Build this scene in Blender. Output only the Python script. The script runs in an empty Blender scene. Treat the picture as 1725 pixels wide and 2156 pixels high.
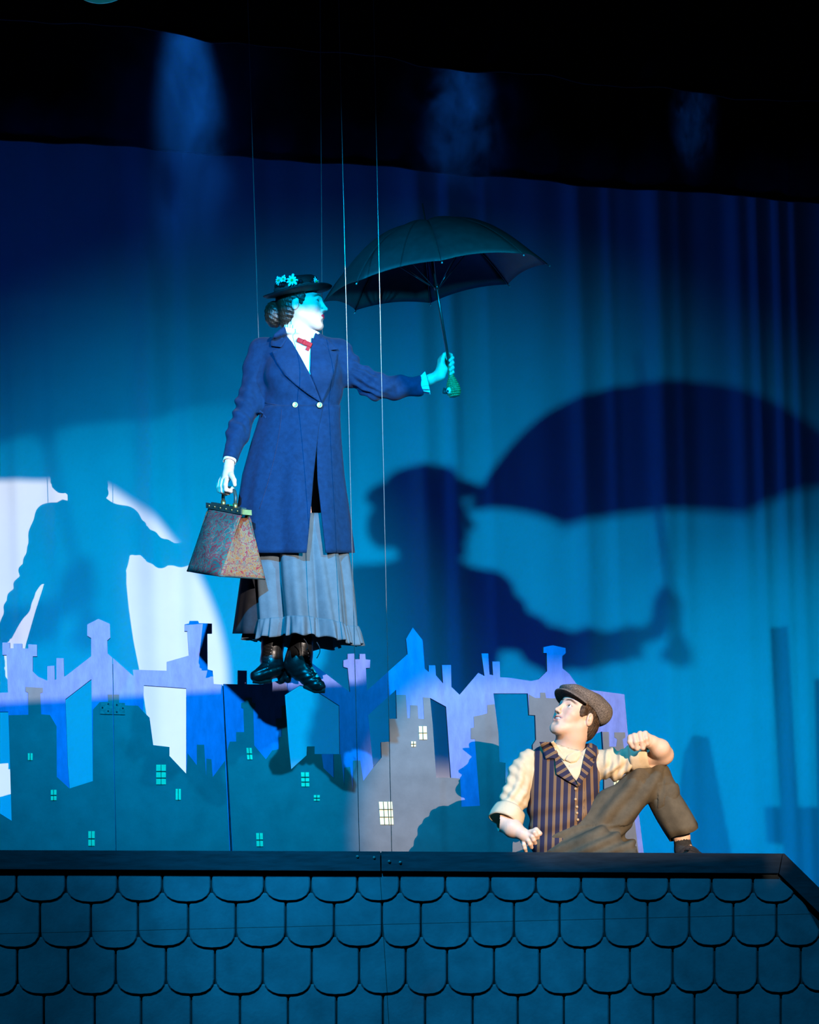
import bpy, bmesh, math, random
import numpy as np
from mathutils import Vector, Matrix, noise
from mathutils.bvhtree import BVHTree
from mathutils.geometry import tessellate_polygon

random.seed(7); np.random.seed(7)
scene = bpy.context.scene
COL = scene.collection
PI = math.pi

# ------------------------------------------------------------------ camera
F, CX, PY0 = 4600.0, 862.5, 1900.0          # focal length and principal point in pixels of the 1725 x 2156 frame
YAW, ROLL = math.radians(7.0), math.radians(-1.33)
CAM = np.array([0.0, 0.0, 1.5])
FW = np.array([math.sin(YAW), math.cos(YAW), 0.0])
RT = np.array([math.cos(YAW), -math.sin(YAW), 0.0])
UP = np.array([0.0, 0.0, 1.0])
CR = math.cos(ROLL) * RT + math.sin(ROLL) * UP
CU = -math.sin(ROLL) * RT + math.cos(ROLL) * UP

def ray(px, py):
    return FW + (px - CX) / F * CR + (PY0 - py) / F * CU
def P(px, py, d):                     # point seen at a pixel, d metres along the view axis
    return CAM + d * ray(px, py)
def onY(px, py, y):                   # point seen at a pixel on the upstage plane Y = y
    v = ray(px, py)
    return CAM + v * (y - CAM[1]) / v[1]
def onP(px, py, p0, n):
    v = ray(px, py)
    return CAM + v * (np.dot(p0 - CAM, n) / np.dot(v, n))

cam_data = bpy.data.cameras.new('camera')
cam = bpy.data.objects.new('camera', cam_data)
COL.objects.link(cam)
cam_data.sensor_fit = 'HORIZONTAL'
cam_data.sensor_width = 36.0
cam_data.lens = F * 36.0 / 1725.0
cam_data.shift_y = (PY0 - 1078.0) / 1725.0
cam_data.clip_end = 200
cam.matrix_world = Matrix(((CR[0], CU[0], -FW[0], CAM[0]), (CR[1], CU[1], -FW[1], CAM[1]), (CR[2], CU[2], -FW[2], CAM[2]), (0, 0, 0, 1)))
scene.camera = cam

# ------------------------------------------------------------------ world, exposure
world = bpy.data.worlds.new('dark_theatre'); scene.world = world
world.use_nodes = True
world.node_tree.nodes['Background'].inputs[0].default_value = (0.05, 0.25, 1.0, 1)
world.node_tree.nodes['Background'].inputs[1].default_value = 0.006
vs = scene.view_settings
vs.view_transform = 'Standard'; vs.look = 'None'; vs.exposure = 0.0; vs.gamma = 1.0; vs.use_curve_mapping = False

WALL_Y, FLAT_Y, RIDGE_Y = 13.3, 10.1, 8.7
WD, BD = 9.6, 9.15                    # view-axis distance of the flying woman and of the seated boy

# ------------------------------------------------------------------ stage lighting
def spot(name, pos, target, power, color, half_deg, blend, radius=0.03):
    l = bpy.data.lights.new(name, 'SPOT')
    l.energy = power; l.color = color; l.spot_size = 2 * math.radians(half_deg); l.spot_blend = blend
    l.shadow_soft_size = radius
    o = bpy.data.objects.new(name, l); COL.objects.link(o)
    o.location = Vector(pos)
    o.rotation_euler = (Vector(target) - Vector(pos)).to_track_quat('-Z', 'Y').to_euler()
    return o
def half_angle(pos, target, r):
    return math.degrees(math.atan(r / np.linalg.norm(np.array(target) - np.array(pos))))

L1 = np.array([-0.045, 6.720, 4.328])           # cyan lamp hung over the front of the stage, house left
L2 = np.array([2.423, 7.307, 4.122])            # cyan lamp, house right
LW = np.array([3.453, -0.221, 4.121])            # white follow spot from the house
L3 = np.array([5.0, 7.5, 4.0])                  # cyan lamp far house right, only reaching the side of the backdrop
spot('cyan_lamp_light', L1, onY(740, 1950, WALL_Y), 1180, (0.0, 0.46, 1.0), 37, 1.0, 0.03)
spot('cyan_lamp_light_house_right', L2, onY(90, 1640, WALL_Y), 470, (0.0, 0.55, 1.0), 25, 0.8, 0.03)
spot('cyan_lamp_light_far_right', L3, onY(1640, 1600, WALL_Y), 470, (0.0, 0.48, 1.0), 15, 1.0, 0.03)
wt = P(405, 1110, WD)
spot('follow_spot_light', LW, wt, 6500, (1.0, 0.84, 0.74), half_angle(LW, wt, 1.09), 0.12, 0.006)
_o, _s = P(1225, 1480, BD), onY(1040, 1600, FLAT_Y)
LB = _o + (_o - _s) / (_s[1] - _o[1]) * 6.3
bt = P(1335, 1600, BD)
spot('warm_spot_light', LB, bt, 2950, (1.0, 0.76, 0.54), half_angle(LB, bt, 0.80), 0.35, 0.007)
for tx, pw, hr in ((600, 620, .16), (965, 520, .17)):        # spots added for the faint warm spill low on the roof piece
    tt = onY(tx, 2125, 8.45)
    spot('warm_spill_light', LW + np.array([.3, 0, .2]), tt, pw, (1.0, 0.72, 0.55), half_angle(LW, tt, hr), 1.0, 0.03)
# ground row of blue lamps washing the backdrop from behind the cut-outs
for i, xx in enumerate((-2.6, -0.9, 0.8, 2.5, 4.2)):
    a = bpy.data.lights.new('ground_row_light', 'AREA'); a.shape = 'RECTANGLE'; a.size = 1.5; a.size_y = 0.15
    a.energy = (28, 24, 14, 8, 6)[i]; a.color = (0.0, 0.10, 1.0)
    o = bpy.data.objects.new('ground_row_light', a); COL.objects.link(o)
    o.location = (xx, WALL_Y - 1.1, 0.25)
    o.rotation_euler = (Vector((xx, WALL_Y, 3.2)) - o.location).to_track_quat('-Z', 'Y').to_euler()

# overhead lamps added to light the roof piece, aimed steeply down
for xx, tx, pw in ((-1.7, 200, 420), (0.0, 800, 1050), (1.6, 1450, 560)):
    pos = np.array([xx, 6.7, 4.9])
    spot('roof_wash_light', pos, onY(tx, 2120, 8.5), pw, (0.01, 0.50, 1.0), 17, 1.0, 0.05)

# ------------------------------------------------------------------ helpers
def tag(o, label=None, cat=None, group=None, kind=None):
    if label: o['label'] = label
    if cat: o['category'] = cat
    if group: o['group'] = group
    if kind: o['kind'] = kind
    return o

def link(name, me, mat=None, parent=None, smooth=True):
    o = bpy.data.objects.new(name, me); COL.objects.link(o)
    if mat is not None:
        for m in (mat if isinstance(mat, (list, tuple)) else [mat]): me.materials.append(m)
    if parent is not None:
        o.parent = parent
        o.matrix_parent_inverse = parent.matrix_world.inverted()
    if smooth:
        me.polygons.foreach_set('use_smooth', [True] * len(me.polygons))
    return o

def mesh(name, verts, faces, mat=None, parent=None, smooth=True):
    me = bpy.data.meshes.new(name)
    me.from_pydata([tuple(map(float, v)) for v in verts], [], [tuple(map(int, f)) for f in faces])
    me.update()
    return link(name, me, mat, parent, smooth)

def empty(name, loc):
    o = bpy.data.objects.new(name, None); COL.objects.link(o)
    o.location = Vector(loc); o.empty_display_size = 0.1
    o.matrix_world = Matrix.Translation(Vector(loc))
    return o

class MB:                                     # collects simple solids into one mesh
    def __init__(s): s.v = []; s.f = []
    def add(s, v, f):
        n = len(s.v); s.v += [np.array(x, float) for x in v]; s.f += [tuple(i + n for i in q) for q in f]; return s
    def tube(s, pts, rad, seg=10, caps=True, up=None):
        pts = [np.array(p, float) for p in pts]; n = len(pts)
        rad = [rad] * n if np.isscalar(rad) else rad
        vs_, fs = [], []
        ref = None
        for i, p in enumerate(pts):
            t = pts[min(i + 1, n - 1)] - pts[max(i - 1, 0)]; t /= np.linalg.norm(t) + 1e-12
            if ref is None:
                ref = np.array(up, float) if up is not None else (np.array([0, 0, 1.]) if abs(t[2]) < .9 else np.array([1., 0, 0]))
            a = ref - t * np.dot(ref, t); a /= np.linalg.norm(a) + 1e-12; ref = a
            b = np.cross(t, a)
            r = rad[i]; ra, rb = (r if hasattr(r, '__len__') else (r, r))
            for k in range(seg):
                th = 2 * PI * k / seg
                vs_.append(p + a * ra * math.cos(th) + b * rb * math.sin(th))
        for i in range(n - 1):
            for k in range(seg):
                k2 = (k + 1) % seg
                fs.append((i * seg + k, i * seg + k2, (i + 1) * seg + k2, (i + 1) * seg + k))
        if caps:
            fs.append(tuple(range(seg - 1, -1, -1))); fs.append(tuple((n - 1) * seg + k for k in range(seg)))
        return s.add(vs_, fs)
    def box(s, c, ax, ay, az):                # centre and three half-axis vectors
        c, ax, ay, az = (np.array(q, float) for q in (c, ax, ay, az))
        v = [c + i * ax + j * ay + k * az for k in (-1, 1) for j in (-1, 1) for i in (-1, 1)]
        return s.add(v, [(0, 2, 3, 1), (4, 5, 7, 6), (0, 1, 5, 4), (2, 6, 7, 3), (0, 4, 6, 2), (1, 3, 7, 5)])
    def lathe(s, o, axis, prof, seg=32, e1=None, close=False, arc=1.0):
        o = np.array(o, float); axis = np.array(axis, float); axis /= np.linalg.norm(axis)
        if e1 is None: e1 = np.cross(axis, [0.3, 1, 0.2])
        e1 = np.array(e1, float); e1 -= axis * np.dot(e1, axis); e1 /= np.linalg.norm(e1); e2 = np.cross(axis, e1)
        vs_, fs = [], []
        for (r, h) in prof:
            for k in range(seg):
                th = 2 * PI * k / seg
                vs_.append(o + axis * h + r * (math.cos(th) * e1 + math.sin(th) * e2))
        for i in range(len(prof) - 1):
            for k in range(seg):
                k2 = (k + 1) % seg
                fs.append((i * seg + k, i * seg + k2, (i + 1) * seg + k2, (i + 1) * seg + k))
        return s.add(vs_, fs)
    def ball(s, c, r, seg=12, rings=8):
        r = np.array([r, r, r] if np.isscalar(r) else r, float)
        c = np.array(c, float)
        vs_ = [c + [0, 0, r[2]]]; fs = []
        for i in range(1, rings):
            ph = PI * i / rings
            for k in range(seg):
                th = 2 * PI * k / seg
                vs_.append(c + r * [math.sin(ph) * math.cos(th), math.sin(ph) * math.sin(th), math.cos(ph)])
        vs_.append(c - [0, 0, r[2]]); last = len(vs_) - 1
        for k in range(seg): fs.append((0, 1 + k, 1 + (k + 1) % seg))
        for i in range(rings - 2):
            for k in range(seg):
                a = 1 + i * seg
                fs.append((a + k, a + seg + k, a + seg + (k + 1) % seg, a + (k + 1) % seg))
        a = 1 + (rings - 2) * seg
        for k in range(seg): fs.append((a + k, last, a + (k + 1) % seg))
        return s.add(vs_, fs)
    def build(s, name, mat=None, parent=None, smooth=True):
        return mesh(name, s.v, s.f, mat, parent, smooth)

# ------------------------------------------------------------------ materials
def node(nt, t, **kw):
    n = nt.nodes.new(t)
    for k, v in kw.items():
        if k in n.inputs: n.inputs[k].default_value = v
        else: setattr(n, k, v)
    return n

def mk(name, col, rough=0.7, var=0.12, scale=18.0, bump=0.0, bump_scale=120.0, metallic=0.0, spec=0.4, stretch=(1, 1, 1), sheen=0.0, col2=None, sss=0.0):
    m = bpy.data.materials.new(name); m.use_nodes = True
    nt = m.node_tree; b = nt.nodes['Principled BSDF']
    b.inputs['Roughness'].default_value = rough; b.inputs['Metallic'].default_value = metallic
    b.inputs['Specular IOR Level'].default_value = spec
    if sheen: b.inputs['Sheen Weight'].default_value = sheen
    if sss:
        b.inputs['Subsurface Weight'].default_value = sss; b.inputs['Subsurface Radius'].default_value = (0.012, 0.005, 0.003); b.inputs['Subsurface Scale'].default_value = 0.6
    tc = node(nt, 'ShaderNodeTexCoord'); mp = node(nt, 'ShaderNodeMapping'); mp.inputs['Scale'].default_value = stretch
    nt.links.new(tc.outputs['Object'], mp.inputs[0])
    nz = node(nt, 'ShaderNodeTexNoise', Scale=scale, Detail=5.0, Roughness=0.6)
    nt.links.new(mp.outputs[0], nz.inputs['Vector'])
    c2 = col2 or tuple(max(0.0, c * (1 - 2 * var)) for c in col)
    c1 = col if col2 else tuple(min(1.0, c * (1 + var)) for c in col)
    cr = node(nt, 'ShaderNodeValToRGB')
    cr.color_ramp.elements[0].position = 0.30; cr.color_ramp.elements[1].position = 0.68
    cr.color_ramp.elements[0].color = (*c2, 1); cr.color_ramp.elements[1].color = (*c1, 1)
    nt.links.new(nz.outputs['Fac'], cr.inputs[0]); nt.links.new(cr.outputs[0], b.inputs['Base Color'])
    if bump:
        n2 = node(nt, 'ShaderNodeTexNoise', Scale=bump_scale, Detail=4.0)
        nt.links.new(mp.outputs[0], n2.inputs['Vector'])
        bp = node(nt, 'ShaderNodeBump', Strength=bump, Distance=0.004)
        nt.links.new(n2.outputs['Fac'], bp.inputs['Height']); nt.links.new(bp.outputs[0], b.inputs['Normal'])
    return m

M = {}
M['cyc'] = mk('backdrop_muslin', (0.80, 0.82, 0.84), 0.9, 0.03, 2.0, 0.05, 300)
M['black_cloth'] = mk('black_masking_cloth', (0.022, 0.022, 0.026), 0.95, 0.3, 4.0, spec=0.1)
M['stage'] = mk('black_stage_floor', (0.02, 0.02, 0.022), 0.6, 0.3, 5.0)
M['peri'] = mk('periwinkle_scene_paint', (0.165, 0.22, 0.58), 0.75, 0.10, 10.0, 0.25, 60, stretch=(3, 1, 1))
M['grey'] = mk('grey_brown_scene_paint', (0.170, 0.168, 0.180), 0.8, 0.08, 9.0, 0.15, 80)
M['edge'] = mk('raw_dark_board_edge', (0.03, 0.03, 0.04), 0.85, 0.3, 30)
M['yellow'] = mk('yellow_window_paint', (0.95, 0.92, 0.50), 0.7, 0.05, 60)
M['bar'] = mk('dark_glazing_bar_paint', (0.05, 0.05, 0.05), 0.8, 0.1, 60)
M['plate'] = mk('painted_hinge_steel', (0.16, 0.15, 0.15), 0.5, 0.2, 80, metallic=0.3)
M['steel'] = mk('steel_cable', (0.55, 0.55, 0.55), 0.35, 0.1, 90, metallic=0.7)
M['lamp_black'] = mk('black_lamp_housing', (0.02, 0.02, 0.022), 0.4, 0.2, 30)
M['wood_platform'] = mk('dark_platform_ply', (0.06, 0.055, 0.05), 0.7, 0.2, 12)
# ------------------------------------------------------------------ stage floor, backdrop, masking
def cuboid(name, x0, x1, y0, y1, z0, z1, mat, parent=None):
    return MB().box(((x0 + x1) / 2, (y0 + y1) / 2, (z0 + z1) / 2), ((x1 - x0) / 2, 0, 0), (0, (y1 - y0) / 2, 0), (0, 0, (z1 - z0) / 2)).build(name, mat, parent, False)

fl = cuboid('floor', -7, 9, -2.8, 14.1, -0.1, 0.0, M['stage']); tag(fl, 'black painted stage floor', 'floor', kind='structure')

# cyclorama: one cloth with soft hanging folds
xs = np.linspace(-5.6, 7.8, 840); zs = np.linspace(0.02, 7.4, 60)
folds = [(330, 0.050, 0.10), (405, 0.030, 0.07), (560, 0.014, 0.06), (900, 0.034, 0.07), (962, 0.030, 0.05), (1040, 0.010, 0.04), (1235, 0.022, 0.06), (1300, 0.012, 0.04),
         (1400, 0.032, 0.07), (1445, 0.018, 0.05), (1570, 0.016, 0.05), (1610, 0.020, 0.035), (1655, 0.022, 0.04), (1690, 0.020, 0.04), (120, 0.012, 0.05), (40, 0.012, 0.04)]
yo = np.zeros_like(xs)
for px, a, w in folds:
    x0 = onY(px, 1100, WALL_Y)[0]
    yo += -a * np.exp(-((xs - x0) / w) ** 2)
yo += 0.004 * np.sin(xs * 9.1) + 0.003 * np.sin(xs * 23.7 + 1)
V = []; Fc = []
for j, z in enumerate(zs):
    lean = math.tan(math.radians(0.35)) * (3.0 - z)
    amp = 1.0 - 0.35 * math.sin(z * 0.9)
    for i, x in enumerate(xs): V.append((x + lean, WALL_Y + yo[i] * amp, z))
nx = len(xs)
for j in range(len(zs) - 1):
    for i in range(nx - 1): Fc.append((j * nx + i, j * nx + i + 1, (j + 1) * nx + i + 1, (j + 1) * nx + i))
bd = mesh('wall_back', V, Fc, M['cyc']); tag(bd, 'pale cyclorama cloth with soft vertical folds, washed in blue light', 'backdrop', kind='structure')
sol = bd.modifiers.new('cloth', 'SOLIDIFY'); sol.thickness = 0.004; sol.offset = 1.0

def border(label, edge, y, depth_amp):
    n = 330; top = 8.2
    ex = np.array([e[0] for e in edge], float); ey = np.array([e[1] for e in edge], float)
    V = []; Fc = []
    pxs = np.linspace(-1400, 3200, n)
    for i, px in enumerate(pxs):
        if px < 0: py = ey[0] + (px - ex[0]) * 0.06
        elif px > 1725: py = ey[-1] + (px - ex[-1]) * 0.075
        else: py = np.interp(px, ex, ey)
        b = onY(px, py, y)
        off = depth_amp * (0.6 * math.sin(px * 0.021) + 0.4 * math.sin(px * 0.057 + 1.3))
        for t in np.linspace(0, 1, 8):
            V.append((b[0], b[1] + off, b[2] + (top - b[2]) * t))
    for i in range(n - 1):
        for j in range(7): Fc.append((i * 8 + j, (i + 1) * 8 + j, (i + 1) * 8 + j + 1, i * 8 + j + 1))
    o = mesh('border_curtain', V, Fc, M['black_cloth'])
    s = o.modifiers.new('cloth', 'SOLIDIFY'); s.thickness = 0.006
    hem = MB().tube([V[i * 8] for i in range(n)], 0.006, 6).build('hem', M['black_cloth'], o)
    tag(o, label, 'curtain'); return o
border('black masking border curtain hanging nearest the backdrop, its hem lit faintly blue',
       [(0, 293), (300, 310), (450, 325), (560, 335), (760, 345), (950, 365), (1100, 375), (1200, 387), (1400, 402), (1560, 408), (1620, 418), (1725, 430)], 11.6, 0.02)
border('black masking border curtain hanging in front of the other one, at the very top',
       [(0, 38), (150, 48), (350, 62), (400, 75), (450, 88), (560, 97), (700, 107), (800, 118), (880, 137), (1000, 148), (1150, 158), (1250, 176), (1400, 185), (1550, 205), (1725, 214)], 10.3, 0.02)

# ------------------------------------------------------------------ cut-out skyline flats
def prism(name, outer, holes, y0, y1, mats, parent=None, bevel=False):
    """px polygon with holes, cut from a board between planes y0 (front) and y1"""
    loops = [outer] + list(holes)
    L3 = [[Vector((*onY(px, py, y0)[[0, 2]], 0.0)) for px, py in lp] for lp in loops]
    tris = tessellate_polygon(L3)
    flat = [p for lp in L3 for p in lp]; n = len(flat)
    V = [(p.x, y0, p.y) for p in flat] + [(p.x, y1, p.y) for p in flat]
    Fc = []; mi = []
    for t in tris:
        a, b, c = (flat[i] for i in t)
        if (b - a).cross(c - a).z < 0: t = t[::-1]
        Fc.append(tuple(t)); mi.append(0)
        Fc.append(tuple(i + n for i in t[::-1])); mi.append(1)
    k = 0
    for li, lp in enumerate(L3):
        m = len(lp)
        area = sum(lp[i].x * lp[(i + 1) % m].y - lp[(i + 1) % m].x * lp[i].y for i in range(m))
        ccw = (area > 0) == (li == 0)
        for i in range(m):
            a, b = k + i, k + (i + 1) % m
            Fc.append((a, a + n, b + n, b) if ccw else (b, b + n, a + n, a)); mi.append(1)
        k += m
    o = mesh(name, V, Fc, mats, parent, False)
    o.data.polygons.foreach_set('material_index', mi)
    return o

def Z6(pts): return [(x / 3.594, 1280 + y / 3.594) for x, y in pts]
def Z7(pts): return [(440 + x / 3.75, 1300 + y / 3.75) for x, y in pts]
def Z8(pts): return [(750 + x / 2.875, 1300 + y / 2.875) for x, y in pts]
BOT = 1835                                            # boards run down behind the roof ridge

A_out = Z6([(-420, 650), (60, 640), (50, 355), (18, 355), (18, 262), (75, 262), (75, 305), (102, 305), (102, 270), (168, 270), (168, 305), (214, 308), (214, 275), (280, 278), (280, 366), (248, 366), (248, 480), (290, 520),
            (358, 550), (358, 440), (412, 437), (415, 545), (427, 540), (427, 380), (482, 380), (485, 520), (497, 515), (690, 365), (690, 228), (660, 210), (660, 125), (745, 82), (832, 120), (835, 225), (812, 245), (815, 345), (850, 375)]) + [(244.5, BOT), (-117, BOT)]
A_hole1 = Z6([(-400, 790), (62, 785), (70, 1000), (88, 1610), (0, 1555), (-400, 1400)])
A_hole2 = Z6([(495, 690), (692, 538), (695, 840), (703, 1310), (526, 1366), (512, 1180), (500, 830)])
A_bld = Z6([(66, 812), (215, 808), (213, 640), (193, 632), (193, 597), (325, 605), (325, 638), (305, 645), (312, 805), (378, 810), (428, 895), (430, 1278), (526, 1366), (703, 1310), (703, 770), (755, 712), (818, 710), (815, 655), (852, 655)]) + \
        [(244.5, BOT), (-117, BOT)] + Z6([(-400, 1400), (0, 1555), (88, 1610)])
B_out = Z6([(856, 378), (1010, 515), (1005, 467), (1262, 475), (1262, 408), (1430, 360), (1418, 175), (1397, 175), (1397, 125), (1430, 118), (1435, 98), (1500, 98), (1505, 115), (1605, 118), (1605, 190), (1570, 190), (1572, 465), (1610, 475), (1618, 575), (1684, 580)]) + [(487, BOT), (246, BOT)]
B_hole = Z6([(1088, 585), (1410, 608), (1410, 1255), (1283, 1120), (1283, 1052), (1160, 1038), (1132, 830), (1085, 785)])
B_bld = Z6([(858, 655), (902, 655), (902, 735), (1045, 740), (1085, 785), (1132, 830), (1160, 1038), (1283, 1052), (1283, 1120), (1410, 1255), (1420, 1100), (1490, 1190), (1490, 1035), (1545, 1035), (1560, 1275), (1562, 1140), (1600, 1145), (1610, 1280), (1704, 1155)]) + [(486, BOT), (246, BOT)]
C_out = Z7([(114, 525), (228, 528), (228, 418), (300, 420), (300, 528), (420, 528), (640, 480), (800, 355), (820, 365), (1115, 590), (1097, 400), (1063, 390), (1063, 338), (1095, 330), (1095, 288), (1148, 285), (1150, 330), (1190, 330), (1190, 288), (1235, 288), (1238, 330), (1275, 335), (1272, 398), (1240, 400), (1248, 578), (1570, 290), (1558, 170), (1610, 80), (1688, 180), (1705, 405)]) + \
        Z8([(440, 330), (440, 290), (480, 290), (483, 350), (527, 400), (520, 288), (575, 288), (577, 420), (627, 468), (740, 335), (778, 355), (760, 218), (800, 218), (808, 345), (830, 350), (825, 267), (870, 267), (872, 362), (930, 365), (1060, 385), (1105, 375), (1157, 325), (1155, 215), (1135, 215), (1135, 180), (1190, 168), (1268, 185), (1270, 215), (1248, 235), (1250, 308), (1290, 340), (1355, 430), (1625, 465)]) + [(1322, 1540), (1334, 1620), (1356, 1797), (1360, BOT), (492, BOT)]
C_h1 = Z7([(600, 610), (720, 535), (780, 545), (865, 590), (1030, 695), (1035, 1078), (835, 1078), (835, 1018), (778, 1018), (775, 1085), (650, 1198), (630, 1000)])
C_h2 = Z7([(1258, 772), (1478, 570), (1485, 800), (1425, 800), (1430, 980), (1360, 985), (1365, 1105), (1298, 1185)])
C_h3 = Z8([(448, 487), (545, 540), (575, 970), (485, 970), (465, 660)])
C_h4 = Z8([(832, 460), (1040, 460), (1048, 590), (1085, 592), (1090, 740), (1070, 770), (1070, 1000), (905, 1000), (905, 880), (868, 875), (862, 700)])
C_h5 = [(1218, 1560), (1268, 1540), (1272, 1600), (1273, 1712), (1218, 1712)]
C_bld = Z7([(142, 1060), (165, 980), (215, 980), (215, 905), (278, 905), (272, 720), (255, 712), (255, 675), (282, 668), (282, 632), (340, 632), (340, 670), (368, 680), (365, 715), (350, 720), (358, 1010), (450, 1120), (500, 1050), (552, 1040), (552, 945), (575, 940), (575, 880), (530, 860), (530, 800), (578, 795), (575, 700), (606, 692),
            (630, 1000), (650, 1198), (775, 1085), (778, 1018), (835, 1018), (835, 1078), (890, 1080), (905, 1190), (988, 1268), (985, 1080), (1042, 1080), (1070, 1335), (1072, 1185), (1115, 1180), (1140, 1390), (1138, 1130), (1195, 1130), (1220, 1290), (1298, 1185), (1365, 1105), (1360, 985), (1430, 980), (1425, 800), (1485, 800), (1480, 610), (1555, 612), (1568, 795), (1588, 795), (1590, 692), (1648, 695)]) + \
        Z8([(377, 612), (412, 615), (405, 483), (448, 487), (465, 660), (485, 970), (575, 970), (630, 975), (638, 1146), (750, 1140), (720, 735), (695, 735), (695, 670), (715, 665), (712, 600), (760, 590), (795, 580), (795, 530), (838, 525), (862, 700), (868, 875), (905, 880), (905, 1000), (1070, 1000), (1070, 770), (1090, 740), (1085, 592), (1048, 590), (1045, 465), (1085, 487), (1115, 487), (1115, 455), (1145, 455), (1150, 487), (1185, 490)]) + \
        [(1175, 1470), (1215, 1480), (1218, 1560), (1218, 1712), (1273, 1712), (1272, 1600), (1269, 1541), (1282, 1541), (1283, 1572), (1298, 1572), (1300, 1556), (1294, 1552), (1294, 1542), (1316, 1542), (1317, 1552), (1311, 1556), (1314, 1576), (1322, 1630), (1328, 1660), (1345, 1797), (1350, BOT), (493, BOT)]

def qwin(flat, x0, y0, x1, y1, cols, rows, skew=0.0, top=0.0):
    q = lambda u, v: (x0 + (x1 - x0) * u + skew * v + 0.0, y0 + (y1 - y0) * v + top * u)
    w = prism('window', [q(0, 0), q(1, 0), q(1, 1), q(0, 1)], [], FLAT_Y - 0.007, FLAT_Y - 0.003, [M['yellow'], M['yellow']], flat)
    for i in range(1, cols):
        u = i / cols; e = 0.6 / (x1 - x0)
        prism('glazing_bar', [q(u - e, 0), q(u + e, 0), q(u + e, 1), q(u - e, 1)], [], FLAT_Y - 0.010, FLAT_Y - 0.007, [M['bar'], M['bar']], w)
    for j in range(1, rows):
        v = j / rows; e = 0.6 / (y1 - y0)
        prism('glazing_bar', [q(0, v - e), q(1, v - e), q(1, v + e), q(0, v + e)], [], FLAT_Y - 0.011, FLAT_Y - 0.007, [M['bar'], M['bar']], w)
    return w

TH = 0.03
def flat(label, out, holes, bld, wins):
    f = prism('skyline_flat', out, holes, FLAT_Y, FLAT_Y + TH, [M['peri'], M['edge']])
    tag(f, label, 'stage flat', 'cut-out skyline flats behind the roof ridge')
    prism('painted_building', bld, [], FLAT_Y - 0.003, FLAT_Y, [M['grey'], M['grey']], f)
    for w in wins: qwin(f, *w)
    return f
fA = flat('painted skyline cut-out with castellated tower and knob-topped chimney, at the end away from the boy', A_out, [A_hole1, A_hole2], A_bld,
          [(58.7, 1586, 68.7, 1600.5, 2, 1), (107, 1663, 119, 1685, 2, 2), (186, 1750, 199.5, 1781, 2, 2)])
fB = flat('painted skyline cut-out with one tall square-capped chimney, hinged between the two other cut-outs', B_out, [B_hole], B_bld,
          [(329, 1610, 349.5, 1651.5, 2, 3), (370, 1661, 381, 1684, 2, 1)])
fC = flat('widest painted skyline cut-out with pointed gable chimney, directly behind the seated boy', C_out, [C_h1, C_h2, C_h3, C_h4, C_h5], C_bld,
          [(519, 1574.7, 530, 1599, 2, 2, 2), (634, 1626, 650.7, 1656, 2, 3, 1), (661, 1674, 673.6, 1686, 2, 2), (539.5, 1754, 553.3, 1782, 2, 2, 1), (882, 1529, 898.7, 1557, 2, 2, 1), (866, 1561, 876, 1572, 2, 2), (798, 1688, 826, 1736, 3, 3, 3), (1293, 1641.7, 1303.5, 1667, 2, 2)])
for f_, quad, scr in ((fA, [(211, 1478), (237, 1479), (237.5, 1504), (211, 1503)], ((216, 1490), (228, 1482), (228, 1497))), (fB, [(239, 1479), (263.5, 1480), (263.5, 1504.5), (239.5, 1504)], ((246, 1484), (246, 1499), (259, 1491)))):
    hp = prism('hinge_leaf', quad, [], FLAT_Y - 0.008, FLAT_Y - 0.003, [M['plate'], M['plate']], f_)
    for sx, sy in scr: MB().ball(onY(sx, sy, FLAT_Y - 0.009), (0.004, 0.003, 0.004), 8, 6).build('screw', M['edge'], hp)
prism('batten', [(228, 1400), (237.5, 1398), (245.5, BOT), (230, BOT)], [], FLAT_Y + TH, FLAT_Y + TH + .02, [M['edge'], M['edge']], fA)
prism('batten', [(238, 1398), (244, 1400), (254, BOT), (245.5, BOT)], [], FLAT_Y + TH, FLAT_Y + TH + .02, [M['edge'], M['edge']], fB)
prism('batten', [(460, 1444), (469.5, 1444), (490, BOT), (470, BOT)], [], FLAT_Y + TH, FLAT_Y + TH + .02, [M['edge'], M['edge']], fB)
prism('batten', [(469.7, 1444), (478, 1444), (500, BOT), (490, BOT)], [], FLAT_Y + TH, FLAT_Y + TH + .02, [M['edge'], M['edge']], fC)
# scene braces that hold the flats up from behind
for px, f in ((120, fA), (360, fB), (700, fC), (1200, fC)):
    a = onY(px, 1835, FLAT_Y + 0.05); a[2] = 0.75
    mb = MB().box((a[0], a[1] + 0.0, 0.0 + a[2]), (0.03, 0, 0), (0, 0.02, 0), (0, 0, a[2] ))
    mb.box((a[0], a[1] + 0.22, 0.02), (0.03, 0, 0), (0, 0.24, 0), (0, 0, 0.02)).build('brace', M['edge'], f, False)
    v = f.data.vertices

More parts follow.
